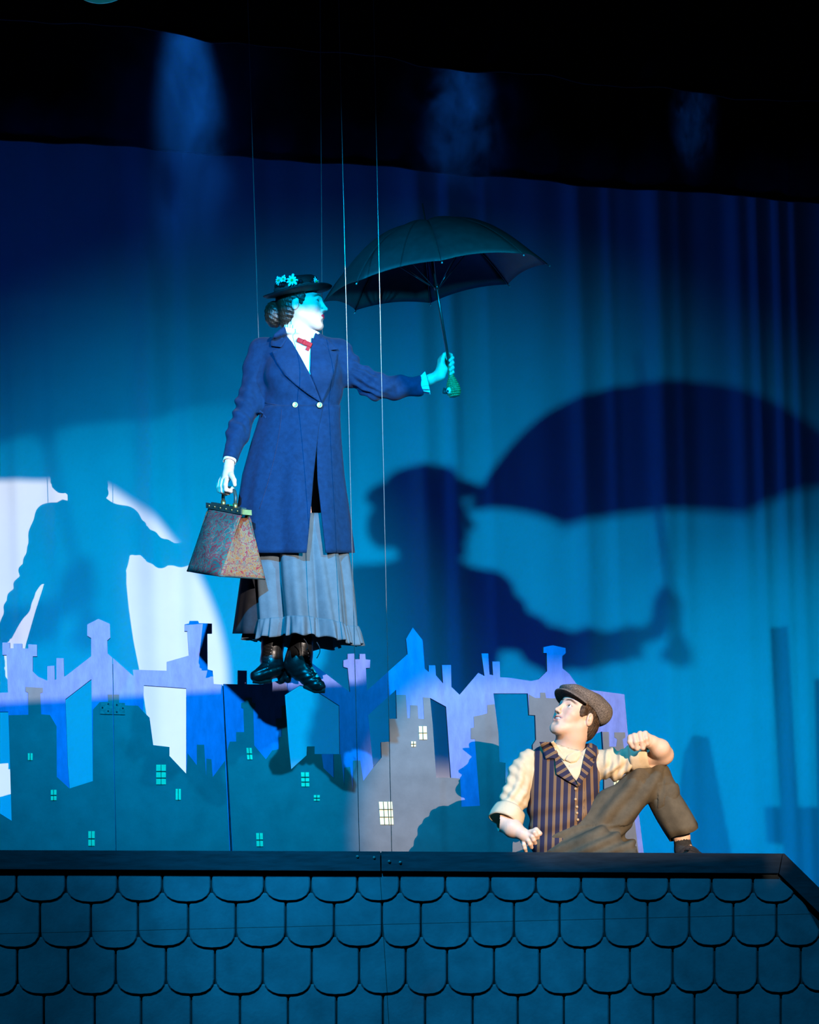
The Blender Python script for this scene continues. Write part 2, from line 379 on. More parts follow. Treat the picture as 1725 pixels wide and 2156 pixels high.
# unseen cut-outs added off to the side, shaped to throw the chimney shadows
def off(px, py, y):                                    # where the far-right lamp's ray to that wall point crosses plane y
    s = onY(px, py, WALL_Y); t = (y - L3[1]) / (s[1] - L3[1]); return L3 + t * (s - L3)
def side_flat(label, shape, y):
    pts = [off(px, py, y) for px, py in shape]
    for p in pts:
        if p[2] < off(1500, 1850, y)[2]: p[2] = 0.0
    n = len(pts); L3 = [Vector((p[0], p[2], 0)) for p in pts]
    tris = tessellate_polygon([L3])
    V = [(p[0], y, p[2]) for p in pts] + [(p[0], y + 0.02, p[2]) for p in pts]
    Fc = [tuple(t) for t in tris] + [tuple(i + n for i in t[::-1]) for t in tris] + [(i, i + n, (i + 1) % n + n, (i + 1) % n) for i in range(n)]
    o = mesh('shadow_caster_flat', V, Fc, M['grey'], None, False)
    bm = bmesh.new(); bm.from_mesh(o.data); bmesh.ops.recalc_face_normals(bm, faces=bm.faces); bm.to_mesh(o.data); bm.free()
    tag(o, label, 'stage flat'); return o

side_flat('unseen grey flat added off to the side to throw the tall chimney shadow', [(1619, 1324), (1653.6, 1321), (1677, 1704), (1722, 1704), (1715, 1432), (1770, 1424), (1800, 1870), (1654, 1870), (1649, 1779), (1613.6, 1778), (1608, 1704), (1642.5, 1704)], 11.1)
side_flat('unseen grey flat added off to the side to throw the tapering shadow', [(1452.5, 1553), (1490, 1554), (1537, 1792), (1552, 1870), (1398, 1870), (1412, 1792), (1437, 1588)], 11.1)
# house lamps with shutters: the warm spot on the boy and the follow spot on the woman
def house_lamp(label, pos, target, cuts, dist):
    fs_ = (target - pos) / np.linalg.norm(target - pos); bs_ = np.cross(fs_, UP); bs_ /= np.linalg.norm(bs_); us_ = np.cross(bs_, fs_)
    h = empty('house_spotlight', pos); tag(h, label, 'lamp')
    MB().lathe(pos - fs_ * .02, -fs_, [(.0005, .0), (.09, .0), (.10, .02), (.10, .30), (.05, .34), (.0005, .34)], 28).build('housing', M['lamp_black'], h)
    for pt, sgn in cuts:                               # unseen plate added to cut the beam, edge on the ray to a stage point
        r_ = (pt - pos) / np.linalg.norm(pt - pos); e_ = pos + r_ * dist / np.dot(r_, fs_)
        hw, hh = .135 * dist, .12 * dist
        MB().box(e_ + us_ * sgn * hh, bs_ * hw, us_ * hh, fs_ * .002).build('barn_door', M['lamp_black'], h, False)
        a_ = e_ + us_ * sgn * hh + bs_ * hw
        MB().tube([pos - fs_ * .1 + bs_ * .10, a_], .008, 8).build('door_arm', M['lamp_black'], h)
    MB().tube([pos - fs_ * .15 - us_ * .1, pos - fs_ * .15 - us_ * .1 - UP * (pos[2] - .05)], .02, 10).build('stand', M['lamp_black'], h)
house_lamp('black theatre spotlight with added barn doors trimming its beam, out in the house, facing the boy', LB, bt, [(onY(1200, 1806, 8.68), -1), (onY(1150, 1415, FLAT_Y), 1)], .55)
house_lamp('black follow spotlight with two long-armed flags added to trim its beam, out in the house, facing the woman', LW, wt, [(P(655, 660, WD), 1), (onY(220, 1468, FLAT_Y), -1)], 2.4)
# ------------------------------------------------------------------ shingled roof piece in front
M['shingle'] = mk('blue_grey_shingle_paint', (0.075, 0.105, 0.135), 0.78, 0.28, 7.0, 0.3, 70, col2=(0.045, 0.06, 0.08))
def add_joint(m, axis, at, half):                        # dark board joint running through the painted face
    nt = m.node_tree; bs = nt.nodes['Principled BSDF']; src = bs.inputs['Base Color'].links[0].from_socket
    tc = nt.nodes.new('ShaderNodeTexCoord'); sp = nt.nodes.new('ShaderNodeSeparateXYZ'); nt.links.new(tc.outputs['Object'], sp.inputs[0])
    c = node(nt, 'ShaderNodeMath', operation='COMPARE'); c.inputs[1].default_value = at; c.inputs[2].default_value = half
    nt.links.new(sp.outputs[axis], c.inputs[0])
    mx = nt.nodes.new('ShaderNodeMix'); mx.data_type = 'RGBA'; mx.inputs['B'].default_value = (.006, .008, .01, 1)
    nt.links.new(c.outputs[0], mx.inputs['Factor']); nt.links.new(src, mx.inputs['A']); nt.links.new(mx.outputs['Result'], bs.inputs['Base Color'])
M['ridge'] = mk('dark_ridge_board_paint', (0.024, 0.030, 0.040), 0.85, 0.18, 10, 0.1, 40, spec=0.1, stretch=(1, 1, 8))
M['gap'] = mk('shadow_gap_backing', (0.012, 0.016, 0.02), 0.9, 0.2, 20)
tilt = math.radians(72)
RP0 = onY(862, 1795, RIDGE_Y)
RD = np.array([0, -math.cos(tilt), -math.sin(tilt)])                 # down the slope
RN = np.array([0, -math.sin(tilt), math.cos(tilt)])                  # out of the slope
def rp(px, py, h=0.0): return onP(px, py, RP0 + RN * h, RN)
roof = empty('roof_set_piece', (RP0[0], RIDGE_Y - 0.25, 0.0))
tag(roof, 'dark blue roof set piece with rounded shingles and a ridge board', 'roof')
# backing board
edge_px = [(-260, 1793), (1652, 1797)]
a, b = rp(-260, 1793), rp(1652, 1797)
def down(p, z): return p + RD * ((p[2] - z) / -RD[2])
hipb = rp(1870, 2011)
pts = [a, b, hipb, down(hipb, 0.02), down(a, 0.02)]
bk = [p - RN * 0.03 for p in pts]
MB().add(pts + bk, [(0, 4, 3, 2, 1), (5, 6, 7, 8, 9), (0, 1, 6, 5), (1, 2, 7, 6), (2, 3, 8, 7), (3, 4, 9, 8), (4, 0, 5, 9)]).build('backing_board', M['gap'], roof, False)
add_joint(M['shingle'], 'X', rp(806, 1950)[0], .0013); add_joint(M['shingle'], 'Z', rp(900, 1944)[2], .0011)
rows = [
    (1826, 1896, [-70, 35, 139, 248, 342, 445, 557, 655, 753, 842, 938, 1033, 1129, 1224, 1319, 1409, 1499, 1586, 1675]),
    (1880, 1991, [-20, 85, 192, 291, 397, 497, 602, 704, 805, 887, 990, 1083, 1179, 1273, 1364, 1452, 1545, 1636, 1728]),
    (1973, 2090, [-66, 37, 144, 244, 350, 453, 554, 657, 757, 855, 942, 1041, 1137, 1232, 1327, 1417, 1505, 1596, 1687, 1780]),
    (2072, 2188, [-12, 93, 200, 298, 403, 506, 607, 709, 807, 896, 996, 1091, 1188, 1284, 1376, 1463, 1554, 1645, 1738]),
]
def shingle(xl, xr, yt, yb, clip):
    g = 2.0; xl += g; xr -= g
    w = xr - xl; arc = 31.0; n = 10
    out = [(xl, yt), (xl, yb - arc)]
    for i in range(1, n):
        t = PI * i / n
        u = math.cos(t); v = math.sin(t)
        su = math.copysign(abs(u) ** 0.75, u)
        out.append((xl + w / 2 - w / 2 * su, yb - arc + arc * abs(v) ** 0.9))
    out += [(xr, yb - arc), (xr, yt)]
    if clip:                                                          # trim against the sloping hip board
        out = [(min(x, 1640 + (y - 1838) * 1.0), y) for x, y in out]
    cx = sum(p[0] for p in out) / len(out); cy = sum(p[1] for p in out) / len(out)
    H = lambda y: 0.001 + 0.011 * max(0.0, min(1.0, (y - yt) / (yb - yt)))
    th = 0.009
    r0 = [rp(x, y, H(y)) for x, y in out]
    r1 = [rp(x, y, H(y) + th - 0.004) for x, y in out]
    ins = lambda x, y: (cx + (x - cx) * (1 - 5.0 / w), cy + (y - cy) * (1 - 5.0 / (yb - yt)))
    r2 = [rp(*ins(x, y), H(y) + th) for x, y in out]
    m = len(out)
    Fc = [tuple(range(m))[::-1], tuple(2 * m + i for i in range(m))]
    for k in (0, m):
        for i in range(m):
            j = (i + 1) % m; Fc.append((k + i, k + j, k + m + j, k + m + i))
    return mesh('shingle', r0 + r1 + r2, [f[::-1] for f in Fc], M['shingle'], roof, False)
for yt, yb, js in rows:
    for i in range(len(js) - 1):
        dy = random.uniform(-2.5, 2.5) - 5 * max(0, (js[i] - 800)) / 900.0 * (1 if yb > 2000 else 0.4) + 3
        shingle(js[i], js[i + 1], yt, yb + dy, js[i + 1] > 1600)
# ridge boards, hip board, bolts
def slab(name, quad, h0, h1, mat, parent):
    q0 = [rp(x, y, h0) for x, y in quad]; q1 = [rp(x, y, h1) for x, y in quad]; n = len(quad)
    Fc = [tuple(range(n))[::-1], tuple(n + i for i in range(n))] + [(i, (i + 1) % n, n + (i + 1) % n, n + i) for i in range(n)]
    o = mesh(name, q0 + q1, [f[::-1] for f in Fc], mat, parent, False)
    bm = bmesh.new(); bm.from_mesh(o.data); bmesh.ops.recalc_face_normals(bm, faces=bm.faces)
    bmesh.ops.bevel(bm, geom=bm.edges[:], offset=0.0025, segments=2, affect='EDGES', profile=0.6)
    bm.to_mesh(o.data); bm.free(); return o
rb = slab('ridge_board', [(-260, 1789), (801, 1792.5), (801.5, 1834), (-260, 1829)], 0.013, 0.036, M['ridge'], roof)
rb2 = slab('ridge_board', [(803, 1792.5), (1648, 1797), (1640, 1839), (803.5, 1834)], 0.013, 0.034, M['ridge'], roof)
slab('hip_board', [(1649, 1797), (1875, 2018), (1832, 2026), (1641, 1840)], 0.013, 0.034, M['ridge'], roof)
for bx, by, par in ((753, 1804, rb), (788, 1806, rb), (820, 1814, rb2), (843, 1816, rb2)):
    c = rp(bx, by, 0.036)
    MB().lathe(c, RN, [(0.0005, 0.006), (0.005, 0.005), (0.007, 0.0), (0.007, -0.004)], 12).build('bolt', M['plate'], par)

# platform behind the ridge that carries the boy
PLAT_Z = onY(1200, 1862, 9.2)[2]
plat = MB().box((RP0[0] - 0.35, 9.4, PLAT_Z - 0.03), (1.95, 0, 0), (0, 0.66, 0), (0, 0, 0.03))
for x in (-2.35, -1.1, 0.1, 1.25):
    for y in (8.9, 9.9): plat.box((RP0[0] + 0.2 + x, y, (PLAT_Z - 0.06) / 2), (0.04, 0, 0), (0, 0.04, 0), (0, 0, (PLAT_Z - 0.06) / 2))
po = plat.build('stage_platform', M['wood_platform'], None, False)
tag(po, 'dark plywood platform hidden behind the roof ridge under the boy', 'platform')

# ------------------------------------------------------------------ flying cables and hung lamp
def cable(label, top, bot, sag=None):
    o = MB().tube([top, bot], 0.0014, 8).build('flying_cable', M['steel'])
    tag(o, label, 'cable', 'steel flying cables'); return o
def up_to(px0, py0, px1, py1, d, z):                               # extends a cable upward along its line
    b, t = P(px1, py1, d), P(px0, py0, d); k = (z - b[2]) / (t[2] - b[2]); return b + (t - b) * k
cable("thin steel flying cable ending at the woman's bag-side shoulder", up_to(530, 250, 545, 716, WD + 0.03, 7.6), P(545, 722, WD + 0.03))
cable("thin steel flying cable ending behind the woman's umbrella-side shoulder", up_to(676, 250, 679, 712, WD + 0.06, 7.6), P(679, 718, WD + 0.06))
def floor_cable(label, x0, x1):
    d = 8.93; b = P(x1, 1790, d); t = P(x0, 210, d); k = (PLAT_Z - b[2]) / (t[2] - b[2]); k2 = (7.6 - b[2]) / (t[2] - b[2])
    return cable(label, b + (t - b) * k2, b + (t - b) * k)
floor_cable("long steel cable down to the roof ridge, passing just beside the woman's skirt", 718.5, 757)
floor_cable('long steel cable down to the roof ridge, crossing the outstretched umbrella arm mid-sleeve', 791, 825)

lamp = empty('stage_lamp', L1)
tag(lamp, 'round black stage lamp hung at the top with a glassy cyan lens rim', 'lamp')
aim = onY(740, 1950, WALL_Y) - L1; aim /= np.linalg.norm(aim)
lc = L1 - aim * 0.012                                                # lens just behind the light it throws
M['lens'] = mk('cyan_lens_glass', (0.10, 0.42, 0.50), 0.15, 0.1, 30, spec=0.8)
_b = M['lens'].node_tree.nodes['Principled BSDF']; _b.inputs['Emission Color'].default_value = (0.02, 0.45, 0.60, 1); _b.inputs['Emission Strength'].default_value = 0.14   # glow of the lit lens
MB().lathe(lc, aim, [(0.082, -0.02), (0.098, -0.02), (0.102, -0.004), (0.097, 0.004), (0.084, 0.0), (0.082, -0.02)], 40).build('lens_rim', M['lens'], lamp)
MB().lathe(lc, -aim, [(0.0005, 0.012), (0.07, 0.012), (0.088, 0.02), (0.090, 0.09), (0.096, 0.10), (0.096, 0.26), (0.06, 0.30), (0.0005, 0.30)], 36).build('housing', M['lamp_black'], lamp)
hc = lc - aim * 0.15
yk = MB().tube([hc + [0.115, 0, 0.0], hc + [0.115, 0, 0.26], hc + [-0.115, 0, 0.26], hc + [-0.115, 0, 0.0]], 0.008, 8)
yk.tube([hc + [0, 0, 0.26], hc + [0, 0, 2.9]], 0.012, 8).build('yoke', M['lamp_black'], lamp)
# ------------------------------------------------------------------ signed-distance modelling for bodies and cloth
def axis_pts(lo, hi, h, fine=()):
    out = [lo]; 
    while out[-1] < hi:
        x = out[-1]; s = h
        for a, b, hf in fine:
            if a - 0.02 <= x <= b: s = min(s, hf)
        out.append(x + s)
    return np.array(out)

class Field:
    def __init__(s, lo, hi, h, fx=(), fy=(), fz=()):
        s.ax = [axis_pts(lo[0], hi[0], h, fx), axis_pts(lo[1], hi[1], h, fy), axis_pts(lo[2], hi[2], h, fz)]
        s.D = np.full([len(a) for a in s.ax], 0.3, np.float32)
    def _win(s, lo, hi):
        sl = []
        for a, l, h in zip(s.ax, lo, hi):
            i0 = max(0, np.searchsorted(a, l) - 1); i1 = min(len(a), np.searchsorted(a, h) + 1)
            sl.append(slice(i0, max(i1, i0 + 1)))
        g = np.meshgrid(*[a[q] for a, q in zip(s.ax, sl)], indexing='ij')
        return tuple(sl), np.stack(g, -1)
    def _put(s, sl, d, k, mode):
        A = s.D[sl]
        if mode == 'add':
            if k > 0:
                h = np.maximum(k - np.abs(A - d), 0) / k; r = np.minimum(A, d) - h * h * k * 0.25
            else: r = np.minimum(A, d)
        else:
            d = -d
            if k > 0:
                h = np.maximum(k - np.abs(A - d), 0) / k; r = np.maximum(A, d) + h * h * k * 0.25
            else: r = np.maximum(A, d)
        s.D[sl] = r
    def func(s, lo, hi, fn, k=0.0, mode='add'):
        sl, p = s._win(lo, hi); s._put(sl, fn(p).astype(np.float32), k, mode); return s
    def cap(s, a, b, ra, rb=None, k=0.012, mode='add'):
        rb = ra if rb is None else rb
        a = np.array(a, float); b = np.array(b, float); m = max(ra, rb) + k + 0.03
        def fn(p):
            ab = b - a; t = np.clip(((p - a) @ ab) / (ab @ ab + 1e-12), 0, 1)
            return np.linalg.norm(p - a - t[..., None] * ab, axis=-1) - (ra + (rb - ra) * t)
        return s.func(np.minimum(a, b) - m, np.maximum(a, b) + m, fn, k, mode)
    def chain(s, pts, rs, k=0.012):
        for i in range(len(pts) - 1): s.cap(pts[i], pts[i + 1], rs[i], rs[i + 1], k)
        return s
    def ell(s, c, r, B=None, k=0.012, mode='add'):
        c = np.array(c, float); r = np.array(r, float); B = np.eye(3) if B is None else B
        m = r.max() + k + 0.03
        def fn(p):
            q = (p - c) @ B
            k0 = np.linalg.norm(q / r, axis=-1); k1 = np.linalg.norm(q / (r * r), axis=-1) + 1e-9
            return k0 * (k0 - 1) / k1
        return s.func(c - m, c + m, fn, k, mode)
    def cut(s, c, n, r):                                  # trims everything beyond a plane, within r of c
        c = np.array(c, float); n = np.array(n, float) / np.linalg.norm(n)
        sl, p = s._win(c - r, c + r); q = p - c
        d = q @ n; near = np.linalg.norm(q, axis=-1) < r
        s.D[sl] = np.where(near, np.maximum(s.D[sl], d), s.D[sl]).astype(np.float32); return s
    def nets(s):
        D = s.D; S = D < 0
        n = [q - 1 for q in D.shape]
        cnt = np.zeros(n, np.int8)
        for dx in (0, 1):
            for dy in (0, 1):
                for dz in (0, 1): cnt += S[dx:dx + n[0], dy:dy + n[1], dz:dz + n[2]]
        act = (cnt > 0) & (cnt < 8); idx = np.argwhere(act); N = len(idx)
        cs = [(dx, dy, dz) for dx in (0, 1) for dy in (0, 1) for dz in (0, 1)]
        cv = np.stack([D[idx[:, 0] + c[0], idx[:, 1] + c[1], idx[:, 2] + c[2]] for c in cs], 1)
        ps = np.zeros((N, 3)); pc = np.zeros(N)
        for a in range(8):
            for b in range(a + 1, 8):
                if sum(abs(cs[a][i] - cs[b][i]) for i in range(3)) != 1: continue
                m = (cv[:, a] < 0) != (cv[:, b] < 0)
                t = cv[m, a] / (cv[m, a] - cv[m, b])
                ca, cb = np.array(cs[a], float), np.array(cs[b], float)
                ps[m] += ca + t[:, None] * (cb - ca); pc[m] += 1
        ps /= pc[:, None]
        V = np.zeros((N, 3))
        for i in range(3):
            a = s.ax[i]; V[:, i] = a[idx[:, i]] + ps[:, i] * (a[idx[:, i] + 1] - a[idx[:, i]])
        vid = np.full(n, -1, np.int64); vid[act] = np.arange(N)
        Q = []
        for axis in range(3):
            o = [i for i in range(3) if i != axis]
            A = [slice(None)] * 3; Bs = [slice(None)] * 3
            A[axis] = slice(0, -1); Bs[axis] = slice(1, None)
            ch = S[tuple(A)] != S[tuple(Bs)]
            e = np.argwhere(ch)
            ok = np.ones(len(e), bool)
            for i in o: ok &= (e[:, i] > 0) & (e[:, i] < D.shape[i] - 1)
            e = e[ok]
            def cell(d0, d1):
                q = e.copy(); q[:, o[0]] += d0; q[:, o[1]] += d1
                return vid[q[:, 0], q[:, 1], q[:, 2]]
            f = np.stack([cell(-1, -1), cell(0, -1), cell(0, 0), cell(-1, 0)], 1)
            ins = S[e[:, 0], e[:, 1], e[:, 2]]
            flip = ins if axis != 1 else ~ins
            f[~flip] = f[~flip][:, ::-1]
            Q.append(f)
        Q = np.concatenate(Q); Q = Q[(Q >= 0).all(1)]
        return V, Q

def smooth_mesh(V, Q, it=1, lam=0.5):
    for _ in range(it):
        acc = np.zeros_like(V); c = np.zeros(len(V))
        for a, b in ((0, 1), (1, 2), (2, 3), (3, 0)):
            np.add.at(acc, Q[:, a], V[Q[:, b]]); np.add.at(acc, Q[:, b], V[Q[:, a]])
            np.add.at(c, Q[:, a], 1); np.add.at(c, Q[:, b], 1)
        V = V + lam * (acc / np.maximum(c, 1)[:, None] - V)
    return V

def vnormals(V, Q):
    fn = np.cross(V[Q[:, 2]] - V[Q[:, 0]], V[Q[:, 3]] - V[Q[:, 1]])
    n = np.zeros_like(V)
    for i in range(4): np.add.at(n, Q[:, i], fn)
    return n / (np.linalg.norm(n, axis=1)[:, None] + 1e-12)

def qmesh(name, V, Q, mat, parent, colors=None):
    me = bpy.data.meshes.new(name)
    me.vertices.add(len(V)); me.vertices.foreach_set('co', V.astype(np.float32).ravel())
    me.loops.add(len(Q) * 4); me.loops.foreach_set('vertex_index', Q.astype(np.int32).ravel())
    me.polygons.add(len(Q)); me.polygons.foreach_set('loop_start', np.arange(0, len(Q) * 4, 4, dtype=np.int32))
    me.update(calc_edges=True); me.validate()
    if colors is not None:
        at = me.color_attributes.new('tint', 'FLOAT_COLOR', 'POINT')
        c4 = np.ones((len(V), 4), np.float32); c4[:, :3] = colors
        at.data.foreach_set('color', c4.ravel())
    return link(name, me, mat, parent, True)

def tint_mat(name, rough=0.5, sss=0.08, spec=0.4):
    m = bpy.data.materials.new(name); m.use_nodes = True; nt = m.node_tree; b = nt.nodes['Principled BSDF']
    a = nt.nodes.new('ShaderNodeAttribute'); a.attribute_name = 'tint'
    nz = node(nt, 'ShaderNodeTexNoise', Scale=60.0, Detail=4.0)
    mx = nt.nodes.new('ShaderNodeMix'); mx.data_type = 'RGBA'; mx.blend_type = 'MULTIPLY'; mx.inputs['Factor'].default_value = 0.12
    nt.links.new(a.outputs['Color'], mx.inputs['A']); nt.links.new(nz.outputs['Color'], mx.inputs['B'])
    nt.links.new(mx.outputs['Result'], b.inputs['Base Color'])
    b.inputs['Roughness'].default_value = rough; b.inputs['Specular IOR Level'].default_value = spec
    b.inputs['Subsurface Weight'].default_value = sss; b.inputs['Subsurface Radius'].default_value = (0.012, 0.005, 0.003); b.inputs['Subsurface Scale'].default_value = 0.5
    return m
M['skin_w'] = tint_mat('performer_skin'); M['skin_b'] = tint_mat('boy_skin')

def frame(fwd, up):
    f = np.array(fwd, float); f /= np.linalg.norm(f)
    u = np.array(up, float); u -= f * np.dot(u, f); u /= np.linalg.norm(u)
    return np.stack([np.cross(f, u), f, u], 1)           # columns: right, forward, up

def camvec(r, u, c):                                     # components along picture right, up, and toward the camera
    return r * RT + u * UP - c * FW

def head(fd, O, B, s=1.0, mouth=0.0, fem=True):
    g = lambda x, y, z: O + B @ (np.array([x, y, z]) * s)
    E = lambda c, r, k=0.012, mode='add': fd.ell(g(*c), np.array(r) * s, B, k * s, mode)
    C = lambda a, b, ra, rb=None, k=0.012, mode='add': fd.cap(g(*a), g(*b), ra * s, (ra if rb is None else rb) * s, k * s, mode)
    E((0, -.014, .034), (.072, .090, .080), 0)
    E((0, .030, .045), (.060, .056, .056), .03)
    E((0, .034, -.028), (.056, .056, .078), .03)
    E((0, .042, -.078), (.040, .040, .032), .025)
    for q in (-1, 1):
        C((q * .050, .000, -.050), (q * .020, .066, -.096), .015, .014, .03)
        E((q * .040, .056, -.022), (.020, .022, .018), .03)
    C((-.008, .072, -.098), (.008, .072, -.098), .0155, None, .02)
    for q in (-1, 1):
        E((q * .0315, .096, .004), (.0165, .017, .012), .014, 'sub')
    C((-.030, .078, .021), (-.008, .083, .019), .0075, .009, .012); C((.030, .078, .021), (.008, .083, .019), .0075, .009, .012)
    for q in (-1, 1):                                     # lids with an open slit
        E((q * .0315, .0705, .0035), (.0162, .0150, .0150), .004)
        E((q * .0325, .0880, .0030), (.0130, .0110, .0062), .0025, 'sub')
    C((0, .087, .012), (0, .1065, -.027), .0065, .0085, .010)
    E((0, .110, -.030), (.0085, .0085, .0075), .006)
    for q in (-1, 1):
        E((q * .0105, .099, -.0335), (.0068, .0085, .0065), .006)
        E((q * .0058, .105, -.0405), (.0032, .0045, .003), .003, 'sub')
    E((0, .080, -.058), (.026, .014, .020), .015)         # muzzle
    if mouth > 0:                                         # open smile
        for q in (-1, 1):
            E((q * .036, .064, -.048), (.013, .015, .016), .015)
            C((q * .0265, .0775, -.0555), (q * .0, .0950, -.0535), .0030, .0042, .005)
            C((q * .0255, .0770, -.0580), (q * .012, .0890, -.0680), .0030, .0046, .005)
        C((-.012, .0890, -.0680), (.012, .0890, -.0680), .0052, None, .006)
        for q in (-1, 1): C((q * .0245, .0815, -.0560), (q * .006, .0945, -.0610), .0034, .0064, .002, 'sub')
        C((-.006, .0945, -.0610), (.006, .0945, -.0610), .0064, None, .002, 'sub')
    else:
        for q in (-1, 1): C((q * .0195, .0835, -.0595), (q * .004, .0945, -.0540), .0030, .0046, .006)
        E((0, .0920, -.0650), (.0145, .0075, .0056), .006)
        C((-.020, .094, -.0592), (.020, .094, -.0592), .0012, None, .002, 'sub')
    E((0, .0960, -.0825), (.018, .010, .006), .012, 'sub')
    for q in (-1, 1):                                     # ears
        Be = B @ np.array([[1, 0, 0], [0, math.cos(.25), math.sin(.25)], [0, -math.sin(.25), math.cos(.25)]])
        fd.ell(g(q * .0740, -.012, -.006), np.array((.0078, .0165, .0275)) * s, Be, .006 * s)
        fd.ell(g(q * .0835, -.0095, -.003), np.array((.0075, .0108, .0195)) * s, Be, .003 * s, 'sub')
        fd.ell(g(q * .0770, -.0145, -.004), np.array((.0045, .0050, .0120)) * s, Be, .003 * s)
        fd.ell(g(q * .0800, -.003, -.010), np.array((.0040, .0040, .0060)) * s, Be, .003 * s)
    return g

def face_tint(V, O, B, s, skin, lip, brow, fem=True, mouth=0.0):
    q = ((V - O) @ B) / s
    col = np.tile(np.array(skin, float), (len(V), 1))
    x, y, z = np.abs(q[:, 0]), q[:, 1], q[:, 2]
    def mix(w, c):
        nonlocal col
        w = np.clip(w, 0, 1)[:, None]; col = col * (1 - w) + np.array(c) * w
    near = (np.linalg.norm(q, axis=1) < .2)
    sm = lambda d, e: np.clip(.5 - d / e, 0, 1)
    # blush and ears
    mix(near * .35 * np.exp(-(((x - .045) / .018) ** 2 + ((z + .03) / .016) ** 2)) * (y > .03), (skin[0], skin[1] * .62, skin[2] * .60))
    # lips
    if mouth > 0:
        op = mouth
        zc = -.0612 + .006 * (x / .027) ** 2
        d = np.sqrt((x / .0285) ** 2 + ((z - zc) / .0130) ** 2) - 1
        mix(near * sm(d, .3) * (y > .07) * .8, lip)
        di = np.sqrt((x / .0245) ** 2 + ((z + .0600 - .005 * (x / .025) ** 2) / .0060) ** 2) - 1
        mix(near * sm(di, .3) * (y > .05) * (y < .0885 - x * .3), (.16, .03, .03))
    else:
        d = np.sqrt((x / .0225) ** 2 + ((z + .0598) / (.0105 * np.clip(1.25 - x / .03, .35, 1.1))) ** 2) - 1
        mix(near * sm(d, .25) * (y > .07), lip)
    # brows
    bz = .0265 + .0035 * np.sin(np.clip((x - .012) / .034, 0, 1) * PI) - .003 * np.clip((x - .03) / .02, 0, 1)
    d = np.maximum(np.abs(z - bz) / .0045, np.abs(x - .030) / .021) - 1
    mix(near * sm(d, .6) * (y > .045) * .95, brow)
    # lash line
    dl = np.abs(np.sqrt(((x - .032) / .0135) ** 2 + ((z - .0035) / .0062) ** 2) - 1)
    mix(near * np.clip(1 - dl / .28, 0, 1) * (y > .06) * (z > .0015) * (.8 if fem else .55), (.02, .015, .012))
    return col

M['eyewhite'] = mk('eye_white', (0.85, 0.85, 0.83), 0.15, 0.02, 10, spec=0.6)
M['iris'] = mk('dark_iris', (0.05, 0.06, 0.05), 0.1, 0.1, 10, spec=0.7)
def eyes(parent, O, B, s, look=(0, 0)):
    for q in (-1, 1):
        c = np.array([q * .0315, .0705, .0032]) * s; r = .0138 * s
        mb = MB().ball((0, 0, 0), 1.0, 20, 16)
        L = np.array([look[0], 1.0, look[1]]); L /= np.linalg.norm(L)
        Bl = frame(L, (0, 0, 1))
        V = [O + B @ (c + Bl @ (np.array([v[0], v[2], v[1]]) * r)) for v in mb.v]
        o = mesh('eye', V, [f[::-1] for f in mb.f], [M['eyewhite'], M['iris']], parent)
        for p in o.data.polygons:
            z = np.mean([mb.v[i][2] for i in p.vertices])
            p.material_index = 1 if z > .88 else 0

# ------------------------------------------------------------------ umbrella
M['canopy'] = mk('black_umbrella_nylon', (0.034, 0.036, 0.040), 0.55, 0.1, 20, 0.1, 200, spec=0.35)
M['dark_metal'] = mk('dark_umbrella_steel', (0.10, 0.10, 0.11), 0.3, 0.1, 40, metallic=0.8)
M['parrot'] = mk('green_carved_handle', (0.035, 0.19, 0.07), 0.35, 0.2, 90, spec=0.6)
UC = P(917.5, 595.5, 9.60)
UA = -0.147 * RT - 0.101 * FW + 0.984 * UP; UA /= np.linalg.norm(UA)
UE1 = np.cross(FW, UA); UE1 /= np.linalg.norm(UE1); UE2 = np.cross(UA, UE1)
UR, UPH, UH = 0.499, 0.02, 0.258
um = empty('umbrella', UC - UA * 0.49)
tag(um, 'open black umbrella with green carved handle, held up in the woman\'s outstretched hand', 'umbrella')
def rib_pt(k, s):
    a = UPH - k * PI / 4
    d = math.cos(a) * UE1 + math.sin(a) * UE2
    return UC + UA * (UH * (1 - s ** 2.15)) + d * UR * s ** 0.96
ns, nt_ = 22, 12
